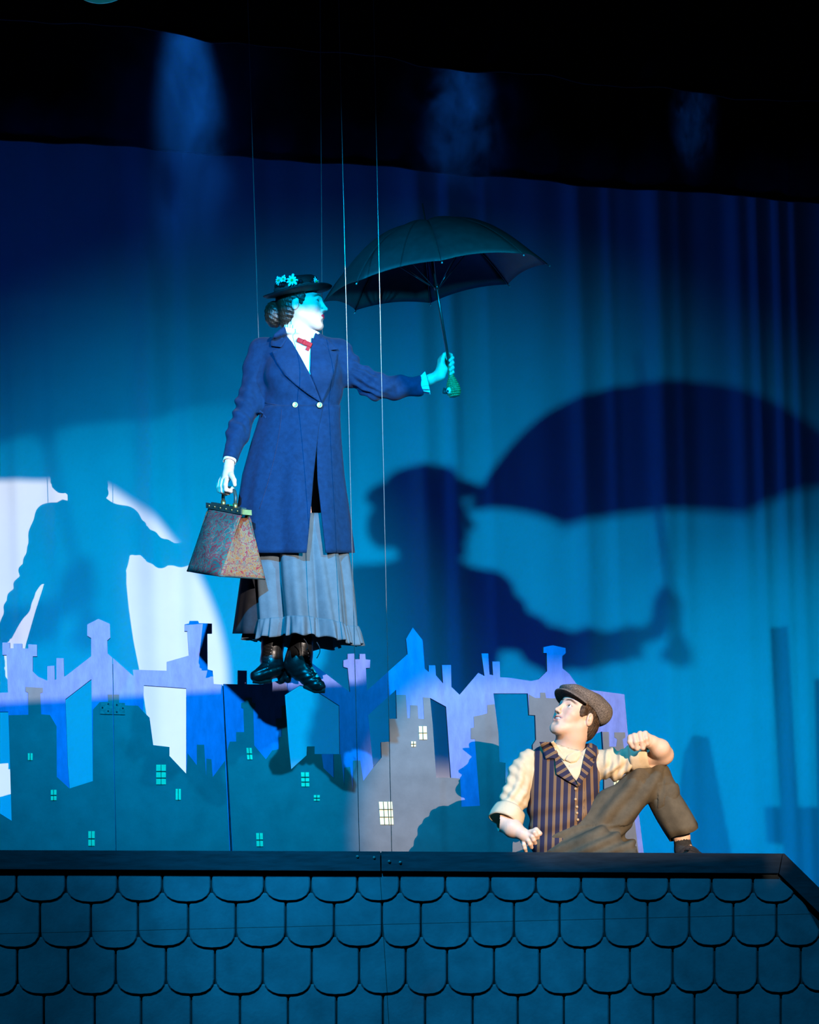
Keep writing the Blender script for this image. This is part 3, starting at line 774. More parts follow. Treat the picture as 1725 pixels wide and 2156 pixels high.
for k in range(8):
    V = []; Fc = []
    for i in range(ns + 1):
        for j in range(nt_ + 1):
            t = j / nt_; s0 = 0.015 + 0.985 * i / ns
            s = s0 * (1 - 0.030 * (4 * t * (1 - t)) * s0 ** 3)
            p = rib_pt(k, s) * (1 - t) + rib_pt(k + 1, s) * t
            mid = UC - UA * 0.1
            n = p - mid; n /= np.linalg.norm(n)
            tight = 4 * t * (1 - t)
            p = p + n * (0.018 * tight * math.sin(PI * min(1, s0 * 0.9)))
            if i > 14: p = p + n * 0.0025 * math.sin(t * 40) * ((i - 14) / 8) * (max(0, abs(t - .5) - .25) * 4)
            V.append(p)
    for i in range(ns):
        for j in range(nt_):
            a = i * (nt_ + 1) + j; Fc.append((a, a + 1, a + nt_ + 2, a + nt_ + 1))
    g = mesh('canopy_panel', V, Fc, M['canopy'], um)
    so = g.modifiers.new('cloth', 'SOLIDIFY'); so.thickness = 0.0012
    rb_ = MB().tube([rib_pt(k, s) - UA * 0.004 for s in np.linspace(0.03, 1.0, 14)] + [rib_pt(k, 1.0) + (rib_pt(k, 1.0) - rib_pt(k, .9)) * 0.16], 0.0022, 6).build('rib', M['dark_metal'], um)
    MB().ball(rib_pt(k, 1.0) + (rib_pt(k, 1.0) - rib_pt(k, .9)) * 0.2, 0.0042, 8, 6).build('rib_tip', M['steel'], rb_)
    MB().tube([rib_pt(k, 0.5) - UA * 0.006, UC - UA * 0.02 + (rib_pt(k, 0.5) - UC - UA * np.dot(rib_pt(k, .5) - UC, UA)) * 0.06], 0.0018, 6).build('stretcher', M['dark_metal'], um)
MB().tube([UC + UA * 0.262, UC - UA * 0.375], 0.0065, 12).build('shaft', M['dark_metal'], um)
MB().tube([UC + UA * 0.25, UC + UA * 0.265, UC + UA * 0.268, UC + UA * 0.345], [0.012, 0.009, 0.0042, 0.003], 12).build('ferrule', M['dark_metal'], um)
MB().tube([UC - UA * 0.03, UC - UA * 0.005], 0.011, 12).build('runner', M['dark_metal'], um)
MB().lathe(UC - UA * 0.375, -UA, [(0.0005, -0.012), (0.0075, -0.012), (0.009, 0.0), (0.011, 0.02), (0.0155, 0.045), (0.0235, 0.066), (0.0290, 0.085), (0.0300, 0.100), (0.0265, 0.114), (0.017, 0.124), (0.0005, 0.128)], 32).build('handle', M['parrot'], um)
hd = um.children[-1]
mb = MB()
for r in range(9):
    h = 0.045 + r * 0.0092
    rad = np.interp(h, [0.045, 0.066, 0.085, 0.1, 0.114, 0.124], [0.0155, 0.0235, 0.029, 0.030, 0.0265, 0.017])
    n = max(8, int(2 * PI * rad / 0.0085))
    for k in range(n):
        a = 2 * PI * (k + 0.5 * (r % 2)) / n
        d = math.cos(a) * UE1 + math.sin(a) * UE2
        c = UC - UA * (0.375 + h) + d * (rad - 0.0022)
        mb.ball(c, 0.0056, 8, 6)
mb.build('carved_scales', M['parrot'], hd)
ce = UC - UA * 0.470
de = 0.62 * UE2 * -1 - 0.74 * UE1; de /= np.linalg.norm(de)
MB().lathe(ce + de * 0.0300, de, [(0.0005, 0.005), (0.010, 0.004), (0.0135, 0.0), (0.0135, -0.006)], 20).build('eye_disc', M['eyewhite'], hd)
MB().lathe(ce + de * 0.0340 - UA * 0.002, de, [(0.0005, 0.004), (0.0045, 0.003), (0.006, 0.0)], 16).build('pupil', M['canopy'], hd)
MB().tube([ce + de * 0.02 - UE1 * 0.02, ce - UE1 * 0.042 - UA * 0.002, ce - UE1 * 0.040 + UA * 0.018], [0.013, 0.009, 0.003], 10).build('beak', M['canopy'], hd)

# ------------------------------------------------------------------ carpet bag
def carpet(name, cols, scale, rot=0.0):
    m = bpy.data.materials.new(name); m.use_nodes = True; nt = m.node_tree; b = nt.nodes['Principled BSDF']
    b.inputs['Roughness'].default_value = 0.9; b.inputs['Specular IOR Level'].default_value = 0.15
    tc = node(nt, 'ShaderNodeTexCoord')
    n1 = node(nt, 'ShaderNodeTexNoise', Scale=scale, Detail=6.0, Roughness=0.65, Distortion=2.2)
    n2 = node(nt, 'ShaderNodeTexVoronoi', Scale=scale * 2.6); n2.feature = 'SMOOTH_F1'
    ad = nt.nodes.new('ShaderNodeMath'); ad.operation = 'MULTIPLY_ADD'; ad.inputs[1].default_value = 0.35
    nt.links.new(tc.outputs['Object'], n1.inputs['Vector']); nt.links.new(tc.outputs['Object'], n2.inputs['Vector'])
    nt.links.new(n2.outputs['Distance'], ad.inputs[0]); nt.links.new(n1.outputs['Fac'], ad.inputs[2])
    cr = node(nt, 'ShaderNodeValToRGB'); cr.color_ramp.interpolation = 'CONSTANT'
    e = cr.color_ramp.elements
    while len(e) < len(cols): e.new(0.5)
    for i, (ps_, c) in enumerate(cols): e[i].position = ps_; e[i].color = (*c, 1)
    nt.links.new(ad.outputs[0], cr.inputs[0]); nt.links.new(cr.outputs[0], b.inputs['Base Color'])
    bp = node(nt, 'ShaderNodeBump', Strength=0.5, Distance=0.003); nt.links.new(ad.outputs[0], bp.inputs['Height']); nt.links.new(bp.outputs[0], b.inputs['Normal'])
    return m
M['carpet'] = carpet('tapestry_teal_maroon', [(0.0, (0.02, 0.07, 0.07)), (0.52, (0.18, 0.022, 0.03)), (0.60, (0.02, 0.11, 0.09)), (0.68, (0.20, 0.035, 0.045)), (0.76, (0.12, 0.15, 0.11)), (0.80, (0.03, 0.08, 0.08))], 14)
M['carpet2'] = carpet('tapestry_cream_floral', [(0.0, (0.28, 0.03, 0.03)), (0.50, (0.20, 0.15, 0.085)), (0.57, (0.34, 0.09, 0.02)), (0.62, (0.21, 0.165, 0.10)), (0.69, (0.26, 0.03, 0.04)), (0.74, (0.16, 0.14, 0.095)), (0.82, (0.12, 0.14, 0.10))], 20)
M['brass'] = mk('brass_fitting', (0.50, 0.35, 0.13), 0.42, 0.1, 60, metallic=0.9)
M['bag_leather'] = mk('dark_green_leather', (0.03, 0.05, 0.045), 0.4, 0.2, 50, spec=0.5)
M['bag_in'] = mk('dark_red_lining', (0.07, 0.015, 0.015), 0.9, 0.2, 30)
dB = 9.36
b1, b2, b3 = P(463, 1214, dB - .11), P(559, 1221, dB + .02), P(393, 1203, dB + .10)
b4 = b2 + (b3 - b1)
t1, t3 = P(517, 1083, dB - .03), P(447, 1070, dB + .18)
wv = (b2 - b1); wv = wv / np.linalg.norm(wv); lv = (b3 - b1) / np.linalg.norm(b3 - b1)
bag = empty('carpet_bag', (b1 + b2 + b3 + b4) / 4)
tag(bag, 'tapestry carpet bag in maroon, teal and cream hanging from the woman\'s hand', 'bag')
tw = 0.020
T1a, T1b, T3a, T3b = t1 - wv * tw, t1 + wv * tw, t3 - wv * tw, t3 + wv * tw
def panel(name, q, mat, bulge, n=14):                                # bulging quad panel: q = [bottom0, bottom1, top1, top0]
    q = [np.array(x) for x in q]; N = np.cross(q[1] - q[0], q[3] - q[0]); N /= np.linalg.norm(N)
    V = []; Fc = []
    for i in range(n + 1):
        for j in range(n + 1):
            u, v = j / n, i / n
            p = (q[0] * (1 - u) + q[1] * u) * (1 - v) + (q[3] * (1 - u) + q[2] * u) * v
            p = p + N * bulge * math.sin(PI * u) ** .7 * math.sin(PI * min(1, v * .9 + .1)) + N * 0.0025 * math.sin(u * 9 + v * 7) * math.sin(PI * u) * math.sin(PI * v)
            V.append(p)
    for i in range(n):
        for j in range(n): a = i * (n + 1) + j; Fc.append((a, a + 1, a + n + 2, a + n + 1))
    o = mesh(name, V, Fc, mat, bag); s = o.modifiers.new('cloth', 'SOLIDIFY'); s.thickness = 0.006; return o
panel('side_panel', [b3, b1, T1a, T3a], M['carpet'], 0.034)
panel('side_panel', [b2, b4, T3b, T1b], M['carpet'], 0.034)
panel('base', [b1, b3, b4, b2], M['bag_leather'], 0.004, 6)
# end gussets fold inward towards the top
for (c0, c1, ca, cb, inn) in ((b1, b2, T1a, T1b, lv), (b4, b3, T3b, T3a, -lv)):
    mid = lambda v: (c0 + c1) / 2 * (1 - v) + (ca + cb) / 2 * v
    V = []; Fc = []; n = 12
    for i in range(n + 1):
        v = i / n * 0.94
        L_, R_ = c0 * (1 - v) + ca * v, c1 * (1 - v) + cb * v
        for j in range(n + 1):
            u = j / n
            fold = (1 - abs(2 * u - 1)) * (0.004 + 0.105 * max(0, v - .30) ** 1.3)
            V.append(L_ * (1 - u) + R_ * u + inn * fold)
    for i in range(n):
        for j in range(n): a = i * (n + 1) + j; Fc.append((a, a + 1, a + n + 2, a + n + 1))
    g = mesh('end_gusset', V, Fc, M['carpet2'], bag); s = g.modifiers.new('cloth', 'SOLIDIFY'); s.thickness = 0.004
uu = np.cross(lv, wv); uu *= np.sign(uu[2]) / np.linalg.norm(uu)
tm = (t1 + t3) / 2; hl = np.linalg.norm(t3 - t1) / 2
la = (t3 - t1) / (2 * hl)
for sgn in (-1, 1):
    fr = MB().box(tm + wv * tw * sgn * 1.15 + UP * 0.010, la * (hl + 0.008), wv * 0.004, UP * 0.012).build('frame_bar', M['bag_leather'], bag, False)
    for i in range(6):
        c = tm + la * (-hl + 0.02 + i * (2 * hl - 0.04) / 5) + wv * (tw * 1.15 + 0.004) * sgn + UP * 0.010
        MB().ball(c, 0.0045, 8, 6).build('stud', M['brass'], fr)
MB().box(t1 - la * 0.010 + UP * 0.010, la * 0.003, wv * (tw + .003), UP * 0.011).build('corner_plate', M['brass'], bag, False)
MB().box(tm + UP * 0.024, la * hl * 0.92, wv * 0.012, UP * 0.003).build('top_strap', M['bag_leather'], bag, False)
MB().box(tm - la * .02 + UP * 0.028, la * 0.010, wv * 0.014, UP * 0.003).build('buckle', M['brass'], bag, False)
hA, hB = P(495.5, 1066, dB + .0), P(470.5, 1060, dB + .10)
HT = [hA, P(496.5, 1046, dB), P(494, 1034, dB + .012), P(486, 1027.5, dB + .035), P(477, 1028, dB + .065), P(471, 1035, dB + .09), P(470, 1048, dB + .10), hB]
MB().tube(HT, [0.0075] * 8, 12).build('handle', M['bag_leather'], bag)
for q in (hA, hB): MB().tube([q - UP * 0.012, q + UP * 0.012], 0.0105, 12).build('handle_ring', M['brass'], bag)
# ------------------------------------------------------------------ flying woman
K = WD / F                                                # metres per pixel at the woman
def w(px, py, dz=0.0): return P(px, py, WD - dz)
M['coat'] = mk('navy_wool_coat', (0.004, 0.025, 0.074), 0.85, 0.12, 40, 0.25, 500, spec=0.12, sheen=0.04)
M['coat_in'] = mk('navy_coat_lapel', (0.005, 0.027, 0.080), 0.8, 0.10, 40, 0.2, 500, spec=0.15, sheen=0.04)
M['blouse'] = mk('white_blouse_cotton', (0.84, 0.83, 0.80), 0.8, 0.04, 30, 0.1, 200)
M['red'] = mk('red_ribbon', (0.52, 0.004, 0.006), 0.6, 0.1, 40)
M['skirt'] = mk('grey_skirt_cotton', (0.092, 0.118, 0.138), 0.85, 0.08, 20, 0.15, 200)
M['petti'] = mk('black_petticoat', (0.02, 0.022, 0.03), 0.9, 0.2, 20)
M['boot'] = mk('black_boot_leather', (0.008, 0.009, 0.010), 0.34, 0.2, 30, 0.1, 120, spec=0.4)
M['sole'] = mk('boot_sole', (0.03, 0.028, 0.025), 0.6, 0.2, 30)
M['hair'] = mk('dark_brown_hair', (0.030, 0.019, 0.012), 0.4, 0.4, 30, 0.8, 160, spec=0.5, stretch=(1, 1, 0.25))
M['hat'] = mk('black_straw_hat', (0.007, 0.008, 0.010), 0.6, 0.3, 60, 0.5, 260, spec=0.3)
M['petal'] = mk('white_petal', (0.80, 0.82, 0.80), 0.7, 0.06, 60)
M['daisy_eye'] = mk('yellow_green_flower_centre', (0.45, 0.50, 0.05), 0.7, 0.1, 80)
M['berry'] = mk('black_cherry', (0.02, 0.01, 0.015), 0.12, 0.1, 30, spec=0.8)

woman = empty('person', w(620, 1452))
tag(woman, 'woman in navy coat, grey skirt and flowered black hat hanging in mid-air from cables', 'person')

HO = w(635, 642, .02)                                     # centre of the head
HB = frame(camvec(.985, .03, .17), camvec(-.05, 1, .06))
lo, hi = w(370, 1470, -.35), w(990, 570, .35)
lo, hi = np.minimum(lo, hi), np.maximum(lo, hi)
lo[1] = WD - .45; hi[1] = WD + .40
hx = (HO[0] - .11, HO[0] + .14, .0028); hy = (HO[1] - .10, HO[1] + .11, .0028); hz = (HO[2] - .15, HO[2] + .12, .0028)
HZ = .10                                                  # the umbrella hand reaches a little upstage
lh, rh = w(945, 770, .055 - HZ), w(475, 1022, .19)
fb = Field(lo, hi, .009, [hx, (lh[0] - .06, lh[0] + .04, .003), (rh[0] - .06, rh[0] + .06, .003)], [hy, (lh[1] - .05, lh[1] + .05, .003), (rh[1] - .06, rh[1] + .06, .003)],
           [hz, (lh[2] - .07, lh[2] + .08, .003), (rh[2] - .06, rh[2] + .08, .003)])
gH = head(fb, HO, HB, 0.985, 0.0, True)
# neck, torso, limbs (mostly under the clothes)
fb.chain([gH(0, -.022, -.04), gH(0, -.026, -.10), w(636, 728, .0)], [.050, .047, .058], .03)
fb.chain([w(560, 752, -.01), w(634, 745, -.02), w(716, 752, -.01)], [.030, .048, .030], .04)
fb.chain([w(634, 750, -.02), w(634, 850, -.02), w(628, 930, -.02)], [.09, .085, .11], .05)
fb.chain([w(548, 750, -.01), w(521, 852, .03), w(484, 968, .17)], [.030, .030, .020], .03)
fb.chain([w(712, 752, -.01), w(736, 784, -.01), w(790, 815, -.01), w(835, 816, -.035), w(886, 808, .05 - HZ)], [.026, .028, .028, .026, .020], .02)
fb.chain([w(606, 940, -.02), w(592, 1180, -.0), w(576, 1385, .0)], [.075, .05, .035], .04)
fb.chain([w(650, 940, -.02), w(642, 1180, .02), w(630, 1385, .03)], [.075, .05, .035], .04)
fb.chain([w(576, 1385, .0), w(545, 1424, .05)], [.032, .02], .02)
fb.chain([w(630, 1385, .03), w(672, 1444, .07)], [.032, .02], .02)
# hand round the umbrella shaft
def sh(py, off=0.0):                                      # point on the shaft at a picture height
    h = np.interp(py, [570, 790], [0.05, -0.395]); p = UC + UA * h; return p
fb.chain([w(886, 806, 0.050 - HZ), w(906, 799, 0.052 - HZ), w(921, 792, 0.055 - HZ)], [.0225, .0215, .0215], .012)
fb.chain([w(922, 792, 0.058 - HZ), w(930, 776, 0.058 - HZ), w(929, 760, 0.052 - HZ)], [.0215, .0200, .0165], .012)
fb.cap(w(931, 792, 0.062 - HZ), w(936, 778, 0.066 - HZ), .0150, .0150, .010)
fb.chain([w(930, 772, 0.068 - HZ), w(932, 757, 0.075 - HZ), w(935.5, 746, 0.074 - HZ)], [.0120, .0095, .0080], .006)
for i, (ky, py, ty) in enumerate(((754, 748, 759), (764.5, 758.5, 769), (775, 769, 779), (785, 779.5, 788))):
    r = (.0080, .0082, .0078, .0068)[i]
    fb.chain([w(929, ky, 0.046 - HZ), w(941 + .5 * i, py - 4, 0.028 - HZ), w(950 + i, py, 0.040 - HZ), w(953 + .4 * i, (py + ty) / 2, .060 - HZ), w(947.5 + .4 * i, ty, 0.073 - HZ)], [r * 1.2, r * 1.1, r, r * .98, r * .9], .004)
# hand round the bag handle
fb.chain([w(484, 968, 0.175), w(482, 984, 0.185), w(480, 997, 0.195)], [.0215, .0205, .0225], .012)
fb.chain([w(481, 996, 0.200), w(475, 1010, 0.200)], [.0225, .0185], .010); fb.cap(w(478, 997, 0.185), w(466, 1013, 0.175), .018, .014, .010)
for i, (kx, ky, mx_, my, tx, ty, dz) in enumerate(((477, 1010, 476, 1031, 487, 1034, .225), (469, 1012, 468.5, 1034, 481, 1038, .202), (463.5, 1015, 463.5, 1034, 476, 1040, .180), (459.5, 1019, 460, 1033, 471, 1038, .160))):
    r = (.0092, .0090, .0085, .0072)[i]
    fb.chain([w(kx, ky, dz), w((kx + mx_) / 2 - 1.5, (ky + my) / 2, dz + .012), w(mx_, my, dz + .006), w(tx, ty, dz - .004), w(tx + 3, ty - 7, dz - .008)], [r * 1.15, r * 1.05, r, r * .95, r * .85], .004)
fb.chain([w(487, 1000, 0.220), w(493, 1011, 0.238), w(494.5, 1021, 0.236)], [.0130, .0098, .0085], .006)
V, Q = fb.nets(); V = smooth_mesh(V, Q, 1, .35)
skinw = (.74, .52, .43)
col = face_tint(V, HO, HB, .985, skinw, (.62, .02, .05), (.10, .06, .045))
qmesh('body', V, Q, M['skin_w'], woman, col)
eyes(woman, HO, HB, .985, (.35, .10))

# hair: cap over the skull, swept back into a low bun
fh = Field(HO - [.16, .14, .15], HO + [.14, .14, .14], .0036)
gE = lambda c, r, k=.012, mode='add': fh.ell(gH(*c), np.array(r), HB, k, mode)
gE((0, -.018, .036), (.080, .094, .086), 0)
gE((0, -.050, -.030), (.066, .058, .066), .03)
gE((0, -.066, -.064), (.040, .036, .042), .03)
gE((0, -.128, -.030), (.046, .042, .058), .012)            # bun
gE((0, .085, -.045), (.085, .075, .088), .012, 'sub')     # face opening
gE((0, .110, .01), (.062, .060, .060), .012, 'sub')
for q in (-1, 1): gE((q * .080, -.006, -.028), (.022, .024, .034), .008, 'sub')
V, Q = fh.nets(); N = vnormals(V, Q)
ql = (V - HO) @ HB
V = V + N * (0.0011 * np.sin(ql[:, 2] * 300 + ql[:, 1] * 150 + np.sin(ql[:, 1] * 50) * 1.8) + 0.0007 * np.sin(ql[:, 2] * 620 + ql[:, 1] * 260 + ql[:, 0] * 300))[:, None] * np.clip((.055 - ql[:, 1]) / .05, 0, 1)[:, None]
qmesh('hair', V, Q, M['hair'], woman)

# hat
HA = camvec(-.125, .98, .19); HA /= np.linalg.norm(HA)
HC = w(627, 615, .02)
prof = [(0.0005, .066), (.05, .066), (.075, .063), (.090, .054), (.097, .040), (.100, .012), (.104, .004), (.122, .002), (.140, .006), (.150, .011), (.154, .008), (.150, .002), (.136, -.006), (.105, -.010), (.085, -.009), (.0005, -.006)]
hat = MB().lathe(HC, HA, prof, 56)
hb_ = frame(camvec(1, 0, 0), HA)
vv = []
for v in hat.v:                                            # gentle wave in the brim
    q = (v - HC) @ hb_; r = math.hypot(q[0], q[1])
    if r > .11: v = v + HA * 0.007 * math.sin(2 * math.atan2(q[1], q[0]) + .6) * (r - .11) / .04
    vv.append(v)
hat.v = vv
hat_o = hat.build('hat', M['hat'], woman)
MB().lathe(HC, HA, [(.1005, .012), (.1035, .013), (.1025, .026), (.0995, .027)], 48).build('hat_band', M['canopy'], hat_o)
def daisy(px, py, s, spin):
    c = w(px, py, .02) ; q = c - HC
    rad = q - HA * np.dot(q, HA)
    tox = np.dot(rad, hb_[:, 1]); toz = math.sqrt(max(0, .104 ** 2 - min(tox * tox, .0105)))
    c = HC + hb_[:, 1] * tox + hb_[:, 0] * toz * 1.0 + HA * (np.dot(q, HA) - .004)
    n = hb_[:, 1] * tox + hb_[:, 0] * toz; n /= np.linalg.norm(n); n = n + HA * .25; n /= np.linalg.norm(n)
    c = c + n * .006
    a = np.cross(n, HA); a /= np.linalg.norm(a); b = np.cross(n, a)
    mb = MB()
    for k in range(9):
        th = spin + 2 * PI * k / 9; d = math.cos(th) * a + math.sin(th) * b; e = np.cross(n, d)
        L_ = s * (0.9 + .15 * math.sin(k * 2.3))
        V = []
        for t, wd in ((.12, .10), (.45, .24), (.8, .26), (1.0, .12)):
            for sg in (-1, 1): V.append(c + d * L_ * t + e * L_ * wd * sg * .75 + n * (.004 * math.sin(t * 2.5) + .001 * sg))
        mb.add(V, [(0, 2, 3, 1), (2, 4, 5, 3), (4, 6, 7, 5)])
    o = mb.build('daisy', M['petal'], hat_o); so = o.modifiers.new('petal', 'SOLIDIFY'); so.thickness = .0012
    MB().lathe(c + n * .004, n, [(0.0005, .005), (s * .16, .0035), (s * .2, 0)], 12).build('daisy_centre', M['daisy_eye'], hat_o)
daisy(618, 595, .029, .2); daisy(591, 598, .022, .9); daisy(664, 590, .022, .5); daisy(601, 594, .018, .1)
for px, py in ((594, 606), (638, 593), (662, 591), (600, 605), (630, 596), (668, 598)):
    c = w(px, py, .02); q = c - HC; tox = np.dot(q, hb_[:, 1]); toz = math.sqrt(max(0, .110 ** 2 - min(tox * tox, .0118)))
    MB().ball(HC + hb_[:, 1] * tox + hb_[:, 0] * toz + HA * (np.dot(q, HA) - .004), .0085, 12, 8).build('cherry', M['berry'], hat_o)

# coat bodice with sleeves
def column(fd, keys, k=.02, wob=None):                     # stacked elliptical sections: (py, px, half-width px, half-depth px, dz)
    ks = sorted(keys, key=lambda q: -q[0])
    zc = np.array([w(q[1], q[0], q[4])[2] for q in ks]); cs = np.array([w(q[1], q[0], q[4]) for q in ks])
    A = np.array([q[2] * K for q in ks]); Bd = np.array([q[3] * K for q in ks])
    m = max(A.max(), Bd.max()) + .06
    lo = cs.min(0) - [m, m, .05]; hi = cs.max(0) + [m, m, .05]
    def fn(p):
        z = p[..., 2]
        cx = np.interp(z, zc, cs[:, 0]); cy = np.interp(z, zc, cs[:, 1]); a = np.interp(z, zc, A); b = np.interp(z, zc, Bd)
        dx = p[..., 0] - cx; dy = p[..., 1] - cy
        rx = dx * RT[0] + dy * RT[1]; ry = dx * FW[0] + dy * FW[1]
        kk = np.sqrt((rx / a) ** 2 + (ry / b) ** 2) + 1e-9
        d = (kk - 1) * np.minimum(a, b) * .9
        return np.maximum(d, np.maximum(z - zc[-1], zc[0] - z))
    fd.func(lo, hi, fn, k)
lo, hi = w(440, 1010, .3), w(910, 690, -.3); lo, hi = np.minimum(lo, hi), np.maximum(lo, hi); lo[1] = WD - .36; hi[1] = WD + .30
fc = Field(lo, hi, .0060)
column(fc, [(700, 636, 34, 32, -.01), (712, 634, 46, 36, -.01), (722, 632, 70, 40, -.01), (735, 632, 88, 46, -.005), (765, 636, 92, 54, 0), (795, 640, 90, 60, .005), (825, 637, 84, 56, .005), (857, 634, 82, 52, .005), (868, 634, 83, 52, .005)], 0)
for px in (598, 676): fc.ell(w(px, 790, .085), (.068, .055, .075), None, .05)
fc.chain([w(552, 742, -.01), w(541, 775, .0), w(523, 852, .03), w(500, 915, .10), w(485, 966, .17)], [.060, .055, .053, .045, .036], .030)
fc.chain([w(716, 745, -.01), w(736, 782, -.01), w(790, 814, -.01), w(835, 816, -.035), w(884, 812, .05 - HZ)], [.060, .054, .053, .047, .043], .030)
fc.cap(w(548, 735, -.01), w(620, 722, -.02), .038, .040, .03); fc.cap(w(712, 735, -.01), w(650, 722, -.02), .038, .040, .03)
# hollow neck and cuffs
fc.cap(w(638, 735, .0), gH(0, -.03, -.04), .050, .060, .004, 'sub')
fc.cut(w(484.5, 969, .175), w(482, 984, .19) - w(488, 955, .155), .10); fc.cut(w(889, 812, .05 - HZ), w(906, 808, .052 - HZ) - w(880, 812, .05 - HZ), .11)
V, Q = fc.nets(); V = smooth_mesh(V, Q, 2, .5); N = vnormals(V, Q)
pr = (V - CAM); dd = pr @ FW; pxv = CX + F * (pr @ CR) / dd; pyv = PY0 - F * (pr @ CU) / dd
sL = np.clip((556 - pxv - np.clip(pyv - 800, 0, 200) * .22) / 12, 0, 1) * np.clip((pyv - 750) / 40, 0, 1)
sR = np.clip((pxv - 735) / 14, 0, 1)
wr = sL * (.0060 * np.sin(pyv * .20 - pxv * .22 + 2.2 * np.sin(pxv * .07 + pyv * .025)) * np.exp(-((pyv - 865) / 50) ** 2) + .0028 * np.sin(pyv * .10 + pxv * .17 + 1.5 * np.sin(pyv * .05)))
wr += sR * (.0060 * np.sin(pxv * .22 - pyv * .42 + 1.2 * np.sin(pyv * .11)) * np.exp(-((pxv - 765) / 38) ** 2) + .0035 * np.sin(pxv * .14 + pyv * .17))
wr += (1 - sL) * (1 - sR) * .0035 * np.sin(pxv * .05 + pyv * .11) * np.clip((pyv - 770) / 40, 0, 1)
V = V + N * wr[:, None]
coat = qmesh('coat', V, Q, M['coat'], woman)
bvh = BVHTree.FromPolygons([tuple(v) for v in V], [tuple(q) for q in Q.tolist()])
def hit(px, py, off, tree=None, dflt=WD - .1):
    d = Vector(ray(px, py)); L_ = d.length
    h = (tree or bvh).ray_cast(Vector(CAM), d / L_)
    p = np.array(h[0]) if h[0] is not None else P(px, py, dflt)
    return p - ray(px, py) / L_ * off
def patch(name, poly, off, th, mat, parent, tree=None, cuts=3, lift=None, dflt=WD - .1):
    """cloth piece cut to a picture outline and laid on the surface below it"""
    bm = bmesh.new(); vs_ = [bm.verts.new((x, y, 0)) for x, y in poly]; bm.faces.new(vs_)
    bmesh.ops.triangulate(bm, faces=bm.faces[:])
    for _ in range(cuts):
        es = [e for e in bm.edges if e.calc_length() > 7.0]
        if es: bmesh.ops.subdivide_edges(bm, edges=es, cuts=1)
        bmesh.ops.triangulate(bm, faces=[f for f in bm.faces if len(f.verts) > 3])
    bm.verts.index_update()
    P2 = [(v.co.x, v.co.y) for v in bm.verts]; Fc = [tuple(v.index for v in f.verts) for f in bm.faces]; bm.free()
    V = np.array([hit(x, y, off + (lift(x, y) if lift else 0), tree, dflt) for x, y in P2])
    # keep the piece from following deep creases
    nb = {i: set() for i in range(len(V))}
    for f in Fc:
        for i in range(3): nb[f[i]].add(f[(i + 1) % 3]); nb[f[(i + 1) % 3]].add(f[i])
    dep = (V - CAM) @ FW
    for _ in range(6):
        nd = dep.copy()
        for i, s_ in nb.items():
            if s_: nd[i] = min(dep[i], .5 * dep[i] + .5 * np.mean([dep[j] for j in s_]))
        dep = nd
    V = np.array([P(x, y, d) for (x, y), d in zip(P2, dep)])
    # faces look toward the camera
    a, b, c = (V[i] for i in Fc[0])
    o = mesh(name, V, Fc, mat, parent)
    bm = bmesh.new(); bm.from_mesh(o.data); bmesh.ops.recalc_face_normals(bm, faces=bm.faces)
    bm.faces.ensure_lookup_table()
    if bm.faces[0].normal.dot(Vector(FW)) > 0: bmesh.ops.reverse_faces(bm, faces=bm.faces)
    bm.to_mesh(o.data); bm.free()
    so = o.modifiers.new('cloth', 'SOLIDIFY'); so.thickness = th; so.offset = 1.0
    return o
patch('blouse', [(598, 688), (668, 702), (664, 740), (654, 790), (640, 775), (618, 735), (600, 705)], .004, .002, M['blouse'], woman)
lb = patch('lapel', [(594, 733), (573, 741), (584, 766), (600, 790), (622, 810), (650, 831), (677, 849), (664, 812), (652, 786), (634, 754), (616, 722), (604, 708)], .008, .005, M['coat_in'], coat)
patch('lapel', [(656, 712), (654, 740), (653, 784), (664, 812), (678, 847), (694, 812), (704, 780), (710, 744), (694, 738), (676, 718)], .009, .005, M['coat_in'], coat)
patch('collar', [(600, 688), (592, 692), (578, 704), (571, 714), (571, 729), (593, 732), (606, 712), (603, 700)], .014, .005, M['coat_in'], coat)
patch('collar', [(664, 702), (676, 708), (690, 716), (702, 726), (713, 736), (694, 738), (676, 722), (660, 714)], .014, .005, M['coat_in'], coat)
# seams: waist seam, side dart
def seam(pts, off, r, mat, parent, tree=None): return MB().tube([hit(x, y, off, tree) for x, y in pts], r, 6).build('seam', mat, parent)
M['seam'] = mk('dark_seam', (0.012, 0.02, 0.06), 0.9, 0.1, 40)
seam([(x, np.interp(x, [556, 620, 715], [848, 858, 858])) for x in range(558, 714, 6)], .0005, .0018, M['seam'], coat)
for bx, by in ((621.5, 852.5), (673, 853)):
    c = hit(bx, by, .006 if bx < 640 else .012)
    n = -FW
    bo = MB().lathe(c, n, [(.0005, .003), (.008, .0028), (.0105, .0045), (.0128, .003), (.0132, -.001), (.010, -.006)], 20).build('button', M['brass'], coat)
    for k in range(4): MB().ball(c + n * .003 + RT * .0028 * (1 if k % 2 else -1) + UP * .0028 * (1 if k > 1 else -1), .0013, 6, 4).build('button_hole', M['canopy'], bo)
